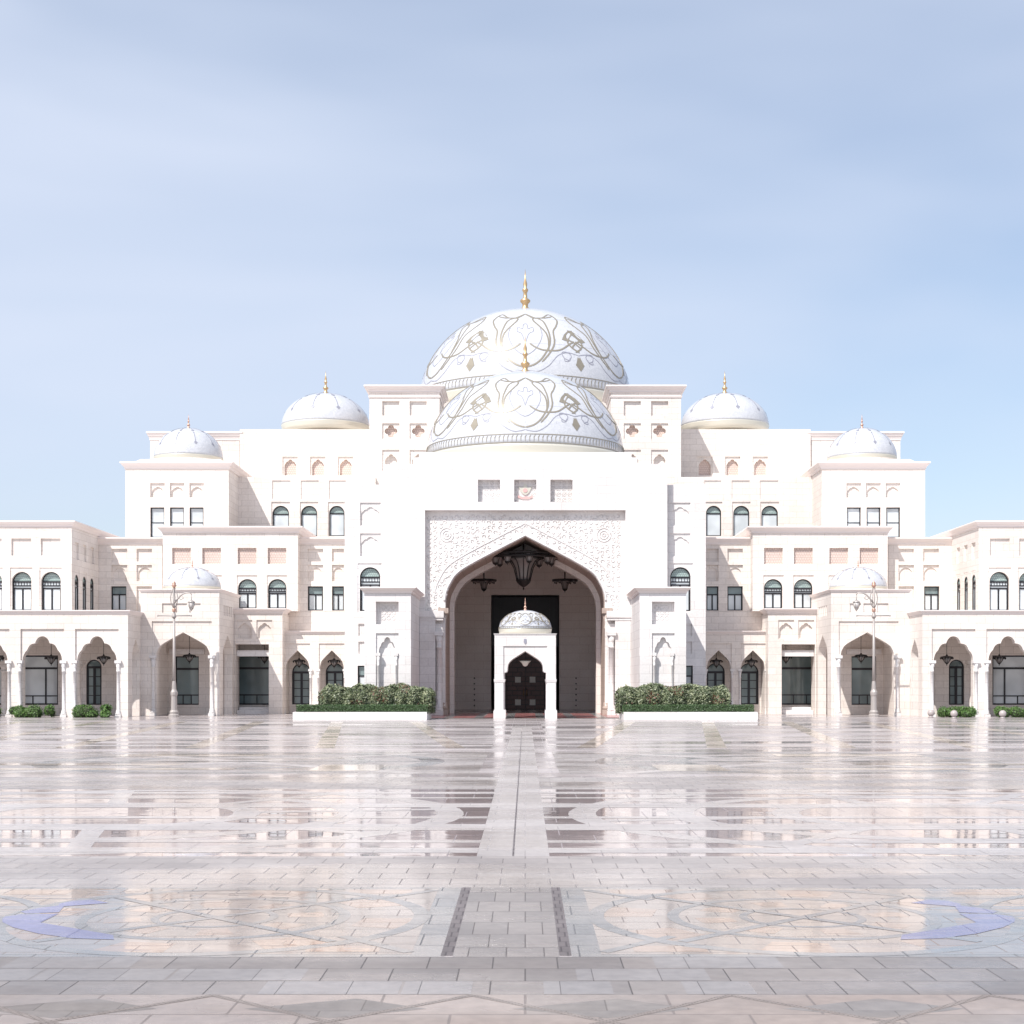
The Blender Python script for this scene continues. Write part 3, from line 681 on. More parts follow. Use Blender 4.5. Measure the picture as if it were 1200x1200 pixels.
# --- side ranges, built once for each side
def side_range(fl):
    # tower beside the domes
    Z = 109.
    hs = []
    for (a, b) in ((448, 468), (480, 500)):
        hs.append((PR(a, b, 470, 487, Z), .18))
        hs.append((PR(a, b, 496, 514.5, Z), .10, [(quatrefoil((X(a, Z)+X(b, Z))/2, H(505, Z), .46), .3)]))
        hs.append((PR(a, b, 527, 552, Z), .10, [(TF(a+3, b-3, 532, 540, 551, Z), .3)]))
    WALL(433, 515, 460, Z, 5, hs, bottom=600, flip=fl)
    cornice(X(515, Z), X(433, Z), Z, Z+5, H(460, Z)+.002, H(452, Z), .38, fl)
    cn = MB(); cn.frust(X(515, Z), X(433, Z), Z, Z+5, H(466, Z), .06, H(464, Z), .1); cn.build('string_course', 'trim', PAL, fl)
    for (a, b) in ((448, 468), (480, 500)):
        q = MB(); q.face(ccw(quatrefoil((X(a, Z)+X(b, Z))/2, H(505, Z), .5)), [], lambda u, v: (u, Z+.385, v)); q.build('niche_back', 'pink', PAL, fl)
    # flank of the portal
    Z = 92.6
    fs_ = [(PR(422, 446, 589, 616, Z), .08, [(TF(423, 445, 594, 603, 615.5, Z), .07)]), (PR(422, 446, 625, 652, Z), .08, [(TF(423, 445, 629, 638, 651.5, Z), .07)]),
           (PR(419, 447, 660, 718, Z), .06, [(AR(421.5, 445.5, 664.5, 716, Z), .25)]), (PR(420, 446, 731, 745, Z), .1), (PR(420, 446, 752, 766, Z), .1), (PR(419, 443, 780, 816, Z), .25)]
    WALL(404, 449.3, 568, Z, 16, fs_, m='white', flip=fl)
    WIN('arch', 421.5, 445.5, 664.5, 716, Z, .31, fl); WIN('rect', 419, 443, 780, 816, Z, .25, fl)
    # projecting pylon before the flank
    Z = 85.
    hs = [(PR(440.5, 467, 705, 731.5, Z), .38), (PR(440.5, 467, 742, 842, Z), .09, [(TF(443.5, 464, 746.5, 765, 841.4, Z), .22)])]
    WALL(427, 481.5, 695, Z, 6.98, hs, m='white', flip=fl)
    cornice(X(481.5, Z), X(427, Z), Z, Z+6.6, H(695, Z)+.002, H(688, Z), .3, fl)
    nc = MB()
    for a in range(3):
        for b in range(3):
            xx = X(449.5+a*5.8, Z+.3); z_ = H(724-b*6, Z+.3)
            nc.tube([(xx+.11*math.cos(TAU*q/8), Z+.37, z_+.11*math.sin(TAU*q/8)) for q in range(9)], .02, 4)
    nc.build('niche_carving', 'white', PAL, fl)
    for px in (443.3, 464.2): column(X(px, Z), Z+.02, -.05, H(765, Z), .06, fl)
    # upper back wall
    Z = 112.5
    hs = []
    for a in (331, 363.5, 396): hs.append((PR(a, a+18, 535, 557.2, Z), .10, [(TF(a+2, a+16, 538, 546, 557, Z), .22)]))
    WALL(281, 440, 503, Z, 9, hs, bottom=640, flip=fl)
    for a in (331, 363.5, 396):
        q = MB(); q.face(ccw(TF(a+1.5, a+16.5, 537, 546, 557.1, Z)), [], lambda u, v: (u, Z+.30, v)); q.build('niche_back', 'pink', PAL, fl)
    WALL(176, 280.6, 516, 112.7, 8, (), bottom=640, flip=fl)
    cornice(X(280.6, 112.7), X(176, 112.7), 112.7, 120.7, H(516, 112.7)+.002, H(506, 112.7), .25, fl)
    # medium dome
    d = dome(PAL, X(381.7, 117.5), 117.5, H(500, 117.5), 51.3*117.5/F, H(461.5, 117.5)-H(500, 117.5), .55, 'drops', fl, 64, 1.15)
    # stepped block with small dome
    Z = 105.
    hs = []
    for a in (176, 199, 222): hs += [(PR(a, a+17, 566, 583, Z), .12, [(TF(a+1.5, a+15.5, 570, 576, 582.5, Z), .1)]), (PR(a, a+16.5, 594.5, 630, Z), .25)]
    WALL(147, 268, 550, Z, 7.4, hs, bottom=640, flip=fl)
    for a in (176, 199, 222): WIN('rect_low', a, a+16.5, 594.5, 630, Z, .25, fl)
    cornice(X(268, Z), X(147, Z), Z, Z+7.4, H(550, Z)+.002, H(541.5, Z), .32, fl)
    st = MB(); zt = H(541.5, Z); st.frust(X(263, Z), X(152, Z), Z+.5, Z+7, zt+.001, 0, zt+.35, -.5); st.lathe(24.3, 109, [(2.75, zt+.1), (2.75, zt+.55), (2.5, zt+.56)], 48, False); st.build('dome_step', 'stone', PAL, fl)
    dome(PAL, 24.3, 109, zt+.85, 2.46, H(502, 109)-zt-.85, .35, 'drops', fl, 48, .9, 'copper')
    # bay below the upper wall
    Z = 108.6; hs = []
    for a, b in ((319, 338.5), (352.5, 371.5), (385.5, 403.5)): hs += [(PR(a, b+2, 563, 585, Z), .07), (PR(a-1, b+1.5, 588, 628.5, Z), .08, [(AR(a, b, 592.5, 628, Z), .25)])]
    WALL(271, 440, 559, Z, 3.85, hs, bottom=650, flip=fl)
    for a, b in ((319, 338.5), (352.5, 371.5), (385.5, 403.5)): WIN('arch_simple', a, b, 592.5, 628, Z, .33, fl)
    # middle block
    Z = 97.4; hs = []
    WX = ((201.7, 223.5), (237, 259), (278.5, 300.5), (313.7, 335.5))
    for a, b in WX: hs += [(PR(a, b, 642, 661, Z), .2), (PR(a-1, b+1, 674, 714, Z), .06, [(AR(a, b, 678.5, 713, Z), .25)])]
    WALL(190.7, 349, 625, Z, 7.5, hs, zb=6.62, flip=fl)
    cornice(X(349, Z), X(190.7, Z), Z, Z+7.4, H(625, Z)+.002, H(617, Z), .33, fl)
    for a, b in WX:
        WIN('arch', a, b, 678.5, 713, Z, .31, fl)
        q = MB(); q.face(ccw(PR(a, b, 642, 661, Z)), [], lambda u, v: (u, Z+.17, v)); q.build('grille_panel', 'pink', PAL, fl)
    # link walls
    Z = 98.4; hs = []
    for a, b in ((130.6, 149), (160, 178)): hs += [(PR(a, b, 643, 658, Z), .15), (PR(a, b, 662, 681, Z), .12, [(AR(a+1.5, b-1.5, 665, 681-.4, Z), .08)])]
    hs += [(PR(130, 148, 687, 715.5, Z), .25), (PR(160, 178, 687, 715.5, Z), .15)]
    WALL(100, 190, 638, Z, 7, hs, flip=fl); WIN('rect', 130, 148, 687, 715.5, Z, .25, fl)
    cornice(X(190, Z), X(100, Z), Z, Z+7, H(638, Z)+.002, H(630, Z), .28, fl)
    hs = []
    for a, b in ((360.5, 378.5), (389, 403)): hs += [(PR(a, b, 643, 658, Z), .15), (PR(a, b, 662, 681, Z), .12, [(AR(a+1.5, b-1.5, 665, 681-.4, Z), .08)]), (PR(a, b, 687, 715.5, Z), .25)]
    WALL(345, 408, 638, Z, 7, hs, zb=6.63, flip=fl)
    WIN('rect', 360.5, 378.5, 687, 715.5, Z, .25, fl); WIN('rect', 389, 403, 687, 715.5, Z, .25, fl)
    cornice(X(408, Z), X(345, Z), Z, Z+7, H(638, Z)+.002, H(630, Z), .28, fl)
    # ground storey wall with doors
    hs = [(AR(342, 364, 777, 825.5, Z), .25), (AR(381.5, 403, 777, 825.5, Z), .25), (PR(270, 316, 768, 826, Z), .3)]
    WALL(190.4, 408, 717.0, Z, 7, hs, flip=fl)
    WIN('door', 342, 364, 777, 825.5, Z, .25, fl); WIN('door', 381.5, 403, 777, 825.5, Z, .25, fl); WIN('big', 270, 316, 768, 826, Z, .3, fl)
    # arcade of two keel arches
    Z = 96.6; hs = []
    for a, b in ((334.3, 362.5), (374.5, 402.7)): hs.append((PR(a-.9, b+.9, 754, 838.5, Z), .08, [(TF(a, b, 762, 784, 838, Z, keel), None)]))
    WALL(331.5, 408, 743, Z, .5, hs, flip=fl)
    q = MB(); q.box(X(408, Z), X(331.5, Z), Z+.52, 98.38, H(750, Z), H(743, Z)); q.build('arcade_roof', 'stone', PAL, fl)
    cornice(X(408, Z), X(331.5, Z), Z, 98.3, H(743, Z)+.003, H(739.5, Z), .15, fl)
    for px in (332.8, 364, 373, 404.2): column(X(px, Z), Z-.02, -.02, H(784, Z), .07, fl)
    # projecting square bay
    Z = 95.6
    hs = [(PR(277, 295.5, 726.5, 748.5, Z), .08, [(TF(278.5, 294, 730, 738, 748, Z), .14)]), (PR(300.5, 319, 726.5, 748.5, Z), .08, [(TF(302, 317.5, 730, 738, 748, Z), .14)]), (PR(275.6, 315, 755, 839, Z), None)]
    WALL(274.6, 331, 719, Z, 1.0, hs, flip=fl)
    q = MB(); q.box(X(331, Z), X(274.6, Z), Z+1.01, 98.39, H(754, Z), H(719, Z)-.004); q.box(X(331, Z), X(318, Z), Z+1.01, 98.39, -.1, H(754, Z)-.004); q.build('bay_roof', 'stone', PAL, fl)
    cornice(X(331, Z), X(270, Z), Z, 97.35, H(719, Z)+.002, H(713, Z), .26, fl)
    lt = MB(); lt.box(X(315, Z)+.01, X(276, Z), Z+.35, Z+.8, H(769, Z), H(762, Z)); lt.build('lintel', 'white', PAL, fl)
    sp = MB(); sp.box(X(316, Z), X(276, Z), Z+.5, 98.0, -.1, .25); sp.box(X(316, Z), X(276, Z), Z+1.2, 98.38, .25, H(829, Z)); sp.build('step', 'white', PAL, fl)
    # domed corner kiosk
    Z = 91.; x0, x1 = X(257, Z), X(165, Z); cxk = 20.63; hk = X(183, Z)-cxk; zt = H(694, Z)
    hs = [(PR(190, 203, 707, 718, Z), .08), (PR(206, 219, 707, 718, Z), .08), (PR(222, 235, 707, 718, Z), .08),
          (rect(X(248, Z), X(178, Z), -.06, H(728, Z)), .08, [(keel(cxk, hk, -.05, H(768, Z), H(741, Z)), None)])]
    q = MB(); q.wall(x0, x1, -.1, zt, Z, Z+.6, hs); q.build('kiosk_wall', 'stone', PAL, fl)
    # side walls (facing the axis), openings towards the portal
    mtx = Matrix(((0, -1, 0, 0), (1, 0, 0, 0), (0, 0, 1, 0), (0, 0, 0, 1)))   # local x->y, local y->-x ; front faces -y -> +x
    def sidewall(xf, y0, y1, z0, z1, t, holes, m, name):
        # surface facing the axis (smaller |x|): we work in positive-x half space, so the face looks towards -x
        mb = MB(); mb.wall(y0, y1, z0, z1, 0, t, holes)
        mb.v = [Vector((xf+p.y, p.x, p.z)) for p in mb.v]; mb.f = [f[::-1] for f in mb.f]
        return mb.build(name, m, PAL, fl)
    ym = (Z+.6+95.6)/2
    sh = [(keel(ym, 1.45, -.05, H(768, Z), H(741, Z)-.1), None)]+[(rect(ym+k*.55-.17, ym+k*.55+.17, H(720, Z), H(708, Z)), .1) for k in (-2, -1, 0, 1, 2)]
    sidewall(x0+.002, Z+.603, 95.59, -.1, zt-.004, .5, sh, 'stone', 'kiosk_wall')
    sidewall(x1-.5, Z+.603, 95.59, -.1, zt-.004, .5, [], 'stone', 'kiosk_wall')
    q = MB(); q.box(x0+.505, x1-.505, Z+.603, 95.59, H(738, Z), zt-.004); q.build('kiosk_roof', 'stone', PAL, fl)
    q = MB(); wy = 96.; q.wall(x0, x1, -.1, zt-.01, 95.6, 97.35, [(PR(204, 233, 769, 826, 95.6), .3)]); q.build('kiosk_wall', 'stone', PAL, fl)
    WIN('big', 204, 233, 769, 826, 95.6, .3, fl)
    lt = MB(); lt.box(X(240, 95.6), X(200, 95.6), 95.2, 95.58, H(767, 95.6), H(761, 95.6)); lt.build('lintel', 'white', PAL, fl)
    cornice(x0, x1, Z, 97.3, zt+.002, H(690.5, Z), .14, fl)
    cc = (x0+x1)/2-.1
    st = MB(); zk = H(690.5, Z); st.lathe(cc, Z+2.9, [(2.0, zk), (2.0, zk+.12), (1.85, zk+.13)], 40, False); st.build('dome_step', 'stone', PAL, fl)
    dome(PAL, cc, Z+2.9, zk+.3, 1.76, H(665, 93.9)-zk-.3, .2, 'drops', fl, 48, .7, 'copper')
    for px in (183.0-3.5, 245.+3.5): column(X(px, Z), Z-.02, -.02, H(768, Z), .11, fl)
    # wing, upper floor
    Z = 92.5; xw = X(84, Z); hs = []
    for k in range(-4, 2):
        a = 13.3+34.4*k; b = a+23.2
        hs += [(PR(a, b, 631, 651, Z), .12), (PR(a-1.5, b+1.5, 665, 717, Z), .06, [(AR(a, b, 670, 715.5, Z), .28)])]
        WIN('arch', a, b, 670, 715.5, Z, .34, fl)
    zt = H(618, Z)
    q = MB(); q.wall(xw, X(-135, Z), 6.0, zt, Z, Z+.6, hs); q.build('wing_wall', 'stone', PAL, fl)
    sh = []
    for yc in (93.6, 95.25, 96.9):
        sh += [(rect(yc-.4, yc+.4, H(654, Z), H(634, Z)), .12), (rect(yc-.46, yc+.46, H(717, Z), H(667, Z)), .02, [(rnd(yc, .40, H(716, Z), H(672, Z)), .12)])]
    sidewall(xw+.002, Z+.603, 98.38, 6.0, zt-.004, .5, sh, 'stone', 'wing_wall')
    for yc in (93.6, 95.25, 96.9):
        # window turned to face the axis
        m90 = Matrix(((0, 1, 0, xw+.045), (1, 0, 0, 0), (0, 0, 1, 0), (0, 0, 0, 1)))
        window('arch', yc, .395, H(716, Z)+.004, H(672, Z)-.004, 0, fl, m90)
    q = MB(); q.box(xw+.6, X(-135, Z), Z+.61, 108, 6.0, zt-.006); q.build('wing_roof', 'stone', PAL, fl)
    cornice(xw, X(-135, Z), Z, 105, zt+.002, H(610.5, Z), .26, fl)
    # wing ground floor wall behind the loggia
    hs = [(PR(22, 68, 768, 826, Z), .2), (AR(101, 119, 773, 826, Z), .2), (PR(-42, 4, 768, 826, Z), .2), (PR(136, 156, 768, 826, Z), .2)]
    q = MB(); q.wall(X(165, Z)+1.2, X(-135, Z), -.1, 5.97, Z, Z+5.8, hs); q.build('wing_wall', 'stone', PAL, fl)
    WIN('wide', 22, 68, 768, 826, Z, .2, fl); WIN('door', 101, 119, 773, 826, Z, .2, fl); WIN('wide', -42, 4, 768, 826, Z, .2, fl); WIN('door', 136, 156, 768, 826, Z, .2, fl) if False else None
    # loggia
    Z = 88.; xg = X(150, Z); zt = H(720, Z); hs = []
    for k in range(-3, 2):
        c = 49+64*k
        hs.append((rect(X(c+26, Z), X(c-25, Z), -.06, H(737, Z)), .10, [(trefoil(X(c, Z), 23*Z/F, -.05, H(774, Z), H(745.5, Z)), None)]))
    q = MB(); q.wall(xg, X(-150, Z), -.1, zt, Z, Z+.55, hs); q.build('loggia_wall', 'stone', PAL, fl)
    for k in range(-3, 3):
        c = 17+64*k
        for dx in (-6.3, 6.3):
            if k == 2 and dx > 0: continue
            column(X(c+dx, Z), Z+.0, -.02, H(774, Z), .10, fl)
        if k < 2: column(X(c-11.5+(21.5 if k % 2 else 0), Z+2.6), Z+2.6, -.02, H(774, Z), .20, fl, m='stone')
    ym = (Z+.55+90.99)/2
    sidewall(xg+.002, Z+.553, 90.99, -.1, zt-.004, .5, [(keel(ym, .85, -.05, H(772, Z), H(748, Z)), None)], 'stone', 'loggia_wall')
    q = MB(); q.box(xg+.51, X(-150, Z), Z+.56, 92.49, H(738, Z), zt-.003); q.box(xg+.2, xw-.01, 92.5, 98.38, 5.98, zt-.003); q.build('loggia_roof', 'stone', PAL, fl)
    cornice(xg, X(-150, Z), Z, 92.3, zt+.002, H(715, Z), .16, fl)
    q = MB(); q.box(xg-.2, X(-150, Z), Z+.1, Z+.45, zt+.25, zt+.255); 
for fl in (True, False): side_range(fl)

# ------------------------------------------------------------ small domed pavilion on the axis
Z = 84.; PV = empty('pavilion', (0, 85.7, 0), 'small white domed pavilion with pointed arch standing before the great doorway', 'pavilion')
hw = 36*Z/F; zt = H(745, Z); ph = smooth([(.98*25, 0), (24.6, 0), (24.2, .8), (22.5, 1.2), (21, 3), (20.6, 8), (19, 12.5), (15, 16.5), (8, 21), (0, 26)], 3)
def parch(cx, k=1.): return from_half(cx, -.04, [(a*Z/F*k, H(789, Z)+b*Z/F) for a, b in ph])
for k, (y0, y1) in enumerate(((Z, Z+.5), (Z+3.42-.5, Z+3.42))):
    q = MB(); q.wall(-hw, hw, -.06, zt, y0, y1, [(rect(-25.6*Z/F, 25.6*Z/F, -.05, H(757, Z)), .07, [(parch(0), None)])] if k == 0 else [(parch(0), None)]); q.build('arch_wall', 'white', PV)
for s in (-1, 1):
    q = MB(); q.wall(-(1.71-.51), 1.71-.51, -.06, zt-.003, 0, .5, [(parch(0, .92), None)])
    q.v = [Vector((s*(-hw+p.y)*-1 if s > 0 else -hw+p.y, 85.71+p.x, p.z)) for p in q.v]
    q.f = [f if s > 0 else f[::-1] for f in q.f]; q.build('arch_wall', 'white', PV)
    for yy in (Z, Z+2.92):
        q = MB(); x_ = s*(hw-.27); q.box(x_-.33, x_+.33, yy-.06, yy+.56, -.05, .42); q.frust(x_-.27, x_+.27, yy, yy+.5, .423, .05, .5, .01); q.build('plinth', 'white', PV)
        q = MB(); q.frust(x_-.27, x_+.27, yy, yy+.5, H(800, Z), .012, H(796, Z), .05); q.build('capital', 'white', PV)
q = MB(); q.box(-hw+.51, hw-.51, Z+.51, Z+2.91, zt-.5, zt-.004); q.build('ceiling', 'white', PV)
cornice(-hw, hw, Z, Z+3.42, zt+.002, zt+.12, .05, False, 'white', parent=PV)
q = MB(); q.prism([(-.07, zt-.18), (.07, zt-.18), (.09, zt-.36), (0, zt-.48), (-.09, zt-.36)], Z-.03, Z-.002); q.build('emblem', 'inlay_dark', PV)
dome(PV, 0, 85.71, zt+.42, 1.5, H(715, 85.7)-zt-.42, .3, 'scroll', False, 64, 1.05, 'copper', 1.35)

# ------------------------------------------------------------ hanging lamps
def tulip(mb, gmb, cx, cy, zt, r, h, n=10):
    """bell of curved ribs narrowing downwards to a bowl"""
    prof = [(1, 0), (.72, -.12), (.52, -.35), (.42, -.62), (.36, -.80)]
    for k in range(n):
        a = TAU*k/n; mb.tube([(cx+r*u*math.cos(a), cy+r*u*math.sin(a), zt+v*h) for u, v in prof], r*.024, 4)
    mb.lathe(cx, cy, [(r*1.04, zt), (r*1.06, zt+h*.04), (r*1.0, zt+h*.08)], 24, False)
    mb.lathe(cx, cy, [(r*.02, zt-h*1.14), (r*.05, zt-h*1.10), (r*.03, zt-h*1.04), (r*.18, zt-h*.98), (r*.34, zt-h*.88), (r*.40, zt-h*.80), (r*.42, zt-h*.77)], 16)
    gmb.lathe(cx, cy, [(r*.33, zt-.78*h), (r*.38, zt-.62*h), (r*.48, zt-.35*h), (r*.67, zt-.12*h), (r*.9, zt-.02*h)], 20)
def chandelier(px, py, Z, r, rod, label):
    z0 = H(py, Z); C = empty('chandelier', (0, 0, 0), label, 'chandelier', 'chandeliers in the portal'); C['_o'] = (0, 0, 0)
    m_ = MB(); g_ = MB()
    tulip(m_, g_, 0, 0, z0-.10*r, r*.52, r*.78, 12)
    for k in range(8):
        a = TAU*k/8; m_.tube([(r*.3*math.cos(a), r*.3*math.sin(a), z0+.02*r), (r*.95*math.cos(a), r*.95*math.sin(a), z0-.01*r)], r*.03, 5)
    m_.lathe(0, 0, [(r*.60, z0-.12*r), (r*.62, z0-.02*r), (r*.3, z0+.04*r), (r*.05, z0+.12*r)], 32, False)
    for zz_ in (-.09, 0): m_.tube([(r*.97*math.cos(TAU*q/32), r*.97*math.sin(TAU*q/32), z0+zz_*r) for q in range(33)], r*.035, 6)
    for q in range(32): m_.tube([(r*.97*math.cos(TAU*q/32), r*.97*math.sin(TAU*q/32), z0-.09*r), (r*.97*math.cos(TAU*q/32), r*.97*math.sin(TAU*q/32), z0+.04*r)], r*.02, 4)
    m_.build('frame', 'bronze', C); g_.build('glass_bowl', 'frost', C)
    for k in range(8):
        a = TAU*k/8+.2; m_ = MB(); g_ = MB(); tulip(m_, g_, r*.80*math.cos(a), r*.80*math.sin(a), z0-.04*r, r*.2, r*.26, 6)
        l = m_.build('lantern', 'bronze', C); g_.build('glass', 'frost', l)
    m_ = MB(); m_.tube([(0, 0, z0), (0, 0, rod)], .045, 6); m_.build('rod', 'bronze', C)
    C.location = ((px-AX)*Z/F, Z, 0); return C
chandelier(613.5, 650, 96.0, 42*96/F, H(627.5, ZC)-.15, 'large dark bronze chandelier hanging under the point of the portal arch')
chandelier(567, 679.5, 103., 15*103/F, 12.2, 'smaller dark chandelier hanging on the left inside the portal vestibule')
chandelier(662, 679.5, 103., 15*103/F, 12.2, 'smaller dark chandelier hanging on the right inside the portal vestibule')
pc = empty('chandelier', (0, 85.7, 0), 'small pale glass chandelier hanging inside the little domed pavilion', 'chandelier')
m_ = MB(); g_ = MB(); m_.tube([(0, 85.7, zt-.5), (0, 85.7, H(774, 85.7))], .015); zc = H(774, 85.7)
m_.lathe(0, 85.7, [(.36, zc-.01), (.37, zc+.03), (.1, zc+.05)], 16); g_.lathe(0, 85.7, [(.03, zc-.34), (.12, zc-.3), (.2, zc-.15), (.34, zc-.02)], 14)
m_.build('rod', 'bronze', pc); g_.build('glass_bowl', 'crystal', pc)
# arcade lanterns: one built, the rest copied
def lantern0():
    o = empty('lantern', (0, 0, 0), 'x', 'lantern', 'lanterns in the arcades', False)
    m_ = MB(); g_ = MB()
    m_.lathe(0, 0, [(.12, 0), (.37, .02), (.38, .07), (.26, .10), (.07, .13), (.03, .22)], 12, False)
    for k in range(8):
        a = TAU*k/8; m_.tube([(.26*math.cos(a), .26*math.sin(a), 0), (.2*math.cos(a), .2*math.sin(a), -.15), (.09*math.cos(a), .09*math.sin(a), -.31)], .013, 4)
    m_.lathe(0, 0, [(.01, -.46), (.03, -.42), (.02, -.39), (.07, -.35), (.11, -.29)], 10)
    for k in range(6):
        a = TAU*k/6; m_.lathe(.36*math.cos(a), .36*math.sin(a), [(.01, -.10), (.05, -.05), (.055, .03)], 6)
    m_.build('lantern_body', 'bronze', o); g_.lathe(0, 0, [(.085, -.30), (.18, -.15), (.24, -.01)], 12); g_.build('glass', 'frost', o)
    r_ = MB(); r_.tube([(0, 0, .2), (0, 0, 1.0)], .016, 5); r_.build('rod', 'bronze', o); return o
L0 = lantern0(); first = True
LN = [(60, 771, 89.4, .55, 'wing loggia, outer arch'), (121.5, 771, 89.4, .55, 'wing loggia, arch next to the domed kiosk'), (-3, 771, 89.4, .55, 'x'), (222, 769, 93.2, 1.0, 'domed corner kiosk'),
      (310, 770, 97.2, .2, 'square bay between kiosk and arcade'), (350.5, 775, 97.3, .45, 'small arcade, outer of its two keel arches'), (391.5, 775, 97.3, .45, 'small arcade, keel arch nearest the portal')]
for sd_, word in ((-1, 'left'), (1, 'right')):
    for px, py, Z, rod, where in LN:
        if where == 'x': where = 'wing loggia, arch cut by the photo edge'
        o = L0 if first else copy_tree(L0); first = False
        o.location = (sd_*X(px, Z), Z, H(py, Z)); o['label'] = 'dark lantern hanging in %s %s' % (word, where)
        rd_ = [c for c in bpy.data.objects if c.parent == o and c.name.startswith('rod')][0]; rd_.scale = (1, 1, 1)
        if rod > .9: rd_.scale = (1, 1, 1.25)

# ------------------------------------------------------------ street lamps
def lamp_post(px, s, label):
    Z = 88.2; x = (px-AX)*Z/F; C = empty('street_lamp', (x, Z, 0), label, 'street lamp', 'ornate lamp posts before the palace')
    m_ = MB(); z = lambda y: H(y, Z)
    m_.lathe(x, Z, [(.32, 0), (.32, .12), (.25, .18), (.27, .3), (.19, .4), (.17, 1.2), (.21, 1.3), (.21, 1.45), (.14, 1.6), (.125, 1.9), (.10, 2.1)], 12, False); m_.build('base', 'lamp', C)
    m_ = MB(); m_.lathe(x, Z, [(.10, 2.1), (.085, 3.5), (.065, z(722))], 14); m_.lathe(x, Z, [(.11, z(724)), (.14, z(722.5)), (.11, z(721)), (.055, z(716)), (.05, z(688))], 14); m_.build('pole', 'lamp', C)
    m_ = MB(); m_.lathe(x, Z, [(.05, z(717.5)), (.14, z(716)), (.09, z(715)), (.13, z(714)), (.05, z(712.5))], 12); m_.lathe(x, Z, [(.05, z(689)), (.15, z(686)), (.10, z(685)), (.12, z(683.5)), (.02, z(681)), (.01, z(679.5))], 12); m_.build('collar', 'copper', C)
    m_ = MB()
    for a in (0, math.pi/2, math.pi, 1.5*math.pi): m_.tube([(x+r_*math.cos(a), Z+r_*math.sin(a), z(y)) for r_, y in ((.04, 712.5), (.17, 707), (.22, 701), (.15, 694), (.06, 689))], .028, 6)
    m_.build('scroll_cage', 'lamp', C)
    m_ = MB(); pts = [(0, 707), (4, 702), (8, 697.5), (13, 694.8), (19, 694.5), (20.5, 697)]
    m_.tube([(x+s*a*Z/F, Z, z(y)) for a, y in pts], [.055, .05, .045, .04, .035, .025], 8)
    m_.tube([(x+s*a*Z/F, Z, z(y)) for a, y in ((5, 700), (8, 703), (11, 701), (9, 698.5))], .025, 5); m_.build('arm', 'lamp', C)
    m_ = MB(); m_.tube([(x-s*19*Z/F, Z, z(721.5)), (x+s*20*Z/F, Z, z(721.5))], .035, 6)
    for e in (-19, 20): m_.lathe(x+s*e*Z/F, Z, [(.02, z(722.6)), (.06, z(721.5)), (.02, z(720.4))], 8)
    m_.build('crossbar', 'lamp', C)
    xl = x+s*20.3*Z/F; m_ = MB(); m_.tube([(xl, Z, z(697)), (xl, Z, z(703.5))], .02); m_.lathe(xl, Z, [(.21, z(706)), (.22, z(705.5)), (.09, z(703.7)), (.03, z(703))], 10)
    m_.lathe(xl, Z, [(.01, z(716.5)), (.03, z(715.5)), (.09, z(714)), (.1, z(713.5))], 10)
    for k in range(6):
        a = TAU*k/6; m_.tube([(xl+.2*math.cos(a), Z+.2*math.sin(a), z(706)), (xl+.17*math.cos(a), Z+.17*math.sin(a), z(710)), (xl+.09*math.cos(a), Z+.09*math.sin(a), z(713.6))], .014, 4)
    l = m_.build('lamp_head', 'lamp', C); m_ = MB(); m_.lathe(xl, Z, [(.07, z(713.5)), (.15, z(710)), (.18, z(706))], 10); m_.build('glass', 'lampglass', l)
lamp_post(204, 1, 'ornate grey lamp post before the left domed kiosk, its arm pointing right')
lamp_post(1024, -1, 'ornate grey lamp post before the right domed kiosk, its arm pointing left')

# ------------------------------------------------------------ planting
def leaves(mb, n, fn, size, up=.5):
    for _ in range(n):
        p, nrm = fn(); d = (nrm+Vector((random.gauss(0, .6), random.gauss(0, .6), random.gauss(0, .6)+up*.4))).normalized()
        t = d.cross(Vector((random.gauss(0, 1), random.gauss(0, 1), random.gauss(0, 1)))).normalized(); l = size*random.uniform(.6, 1.4); b = d.cross(t)
        # leaf: 4 pts, points outwards and slightly folded
        a = p-t*l*.28; c = p+t*l*.28; e = p+d*l*.2+b*l*.75; s_ = p-b*l*.45-d*l*.1
        mb.add([s_, c, e, a], [(0, 1, 2, 3)])
def blob_mass(x0, x1, y0, y1, z0, z1, nb, rr):
    bl = []
    for _ in range(nb):
        r_ = random.uniform(*rr); bl.append((random.uniform(x0+r_, x1-r_), random.uniform(y0+r_, y1-r_), random.uniform(z0+r_*.6, z1-r_*.95), r_))
    def fn():
        x, y, z, r_ = random.choice(bl); d = Vector((random.gauss(0, 1), random.gauss(0, 1)-.2, random.gauss(0, 1)+.35)).normalized()
        return Vector((x, y, z))+d*r_*random.uniform(.75, 1.08), d
    return fn, bl
def core_mesh(mb, bl, k=.72):
    for x, y, z, r_ in bl[:40]:
        mb.lathe(x, y, [(r_*k*math.cos(a), z+r_*k*math.sin(a)) for a in (-1.3, -.8, -.3, .2, .7, 1.3)], 7, True)
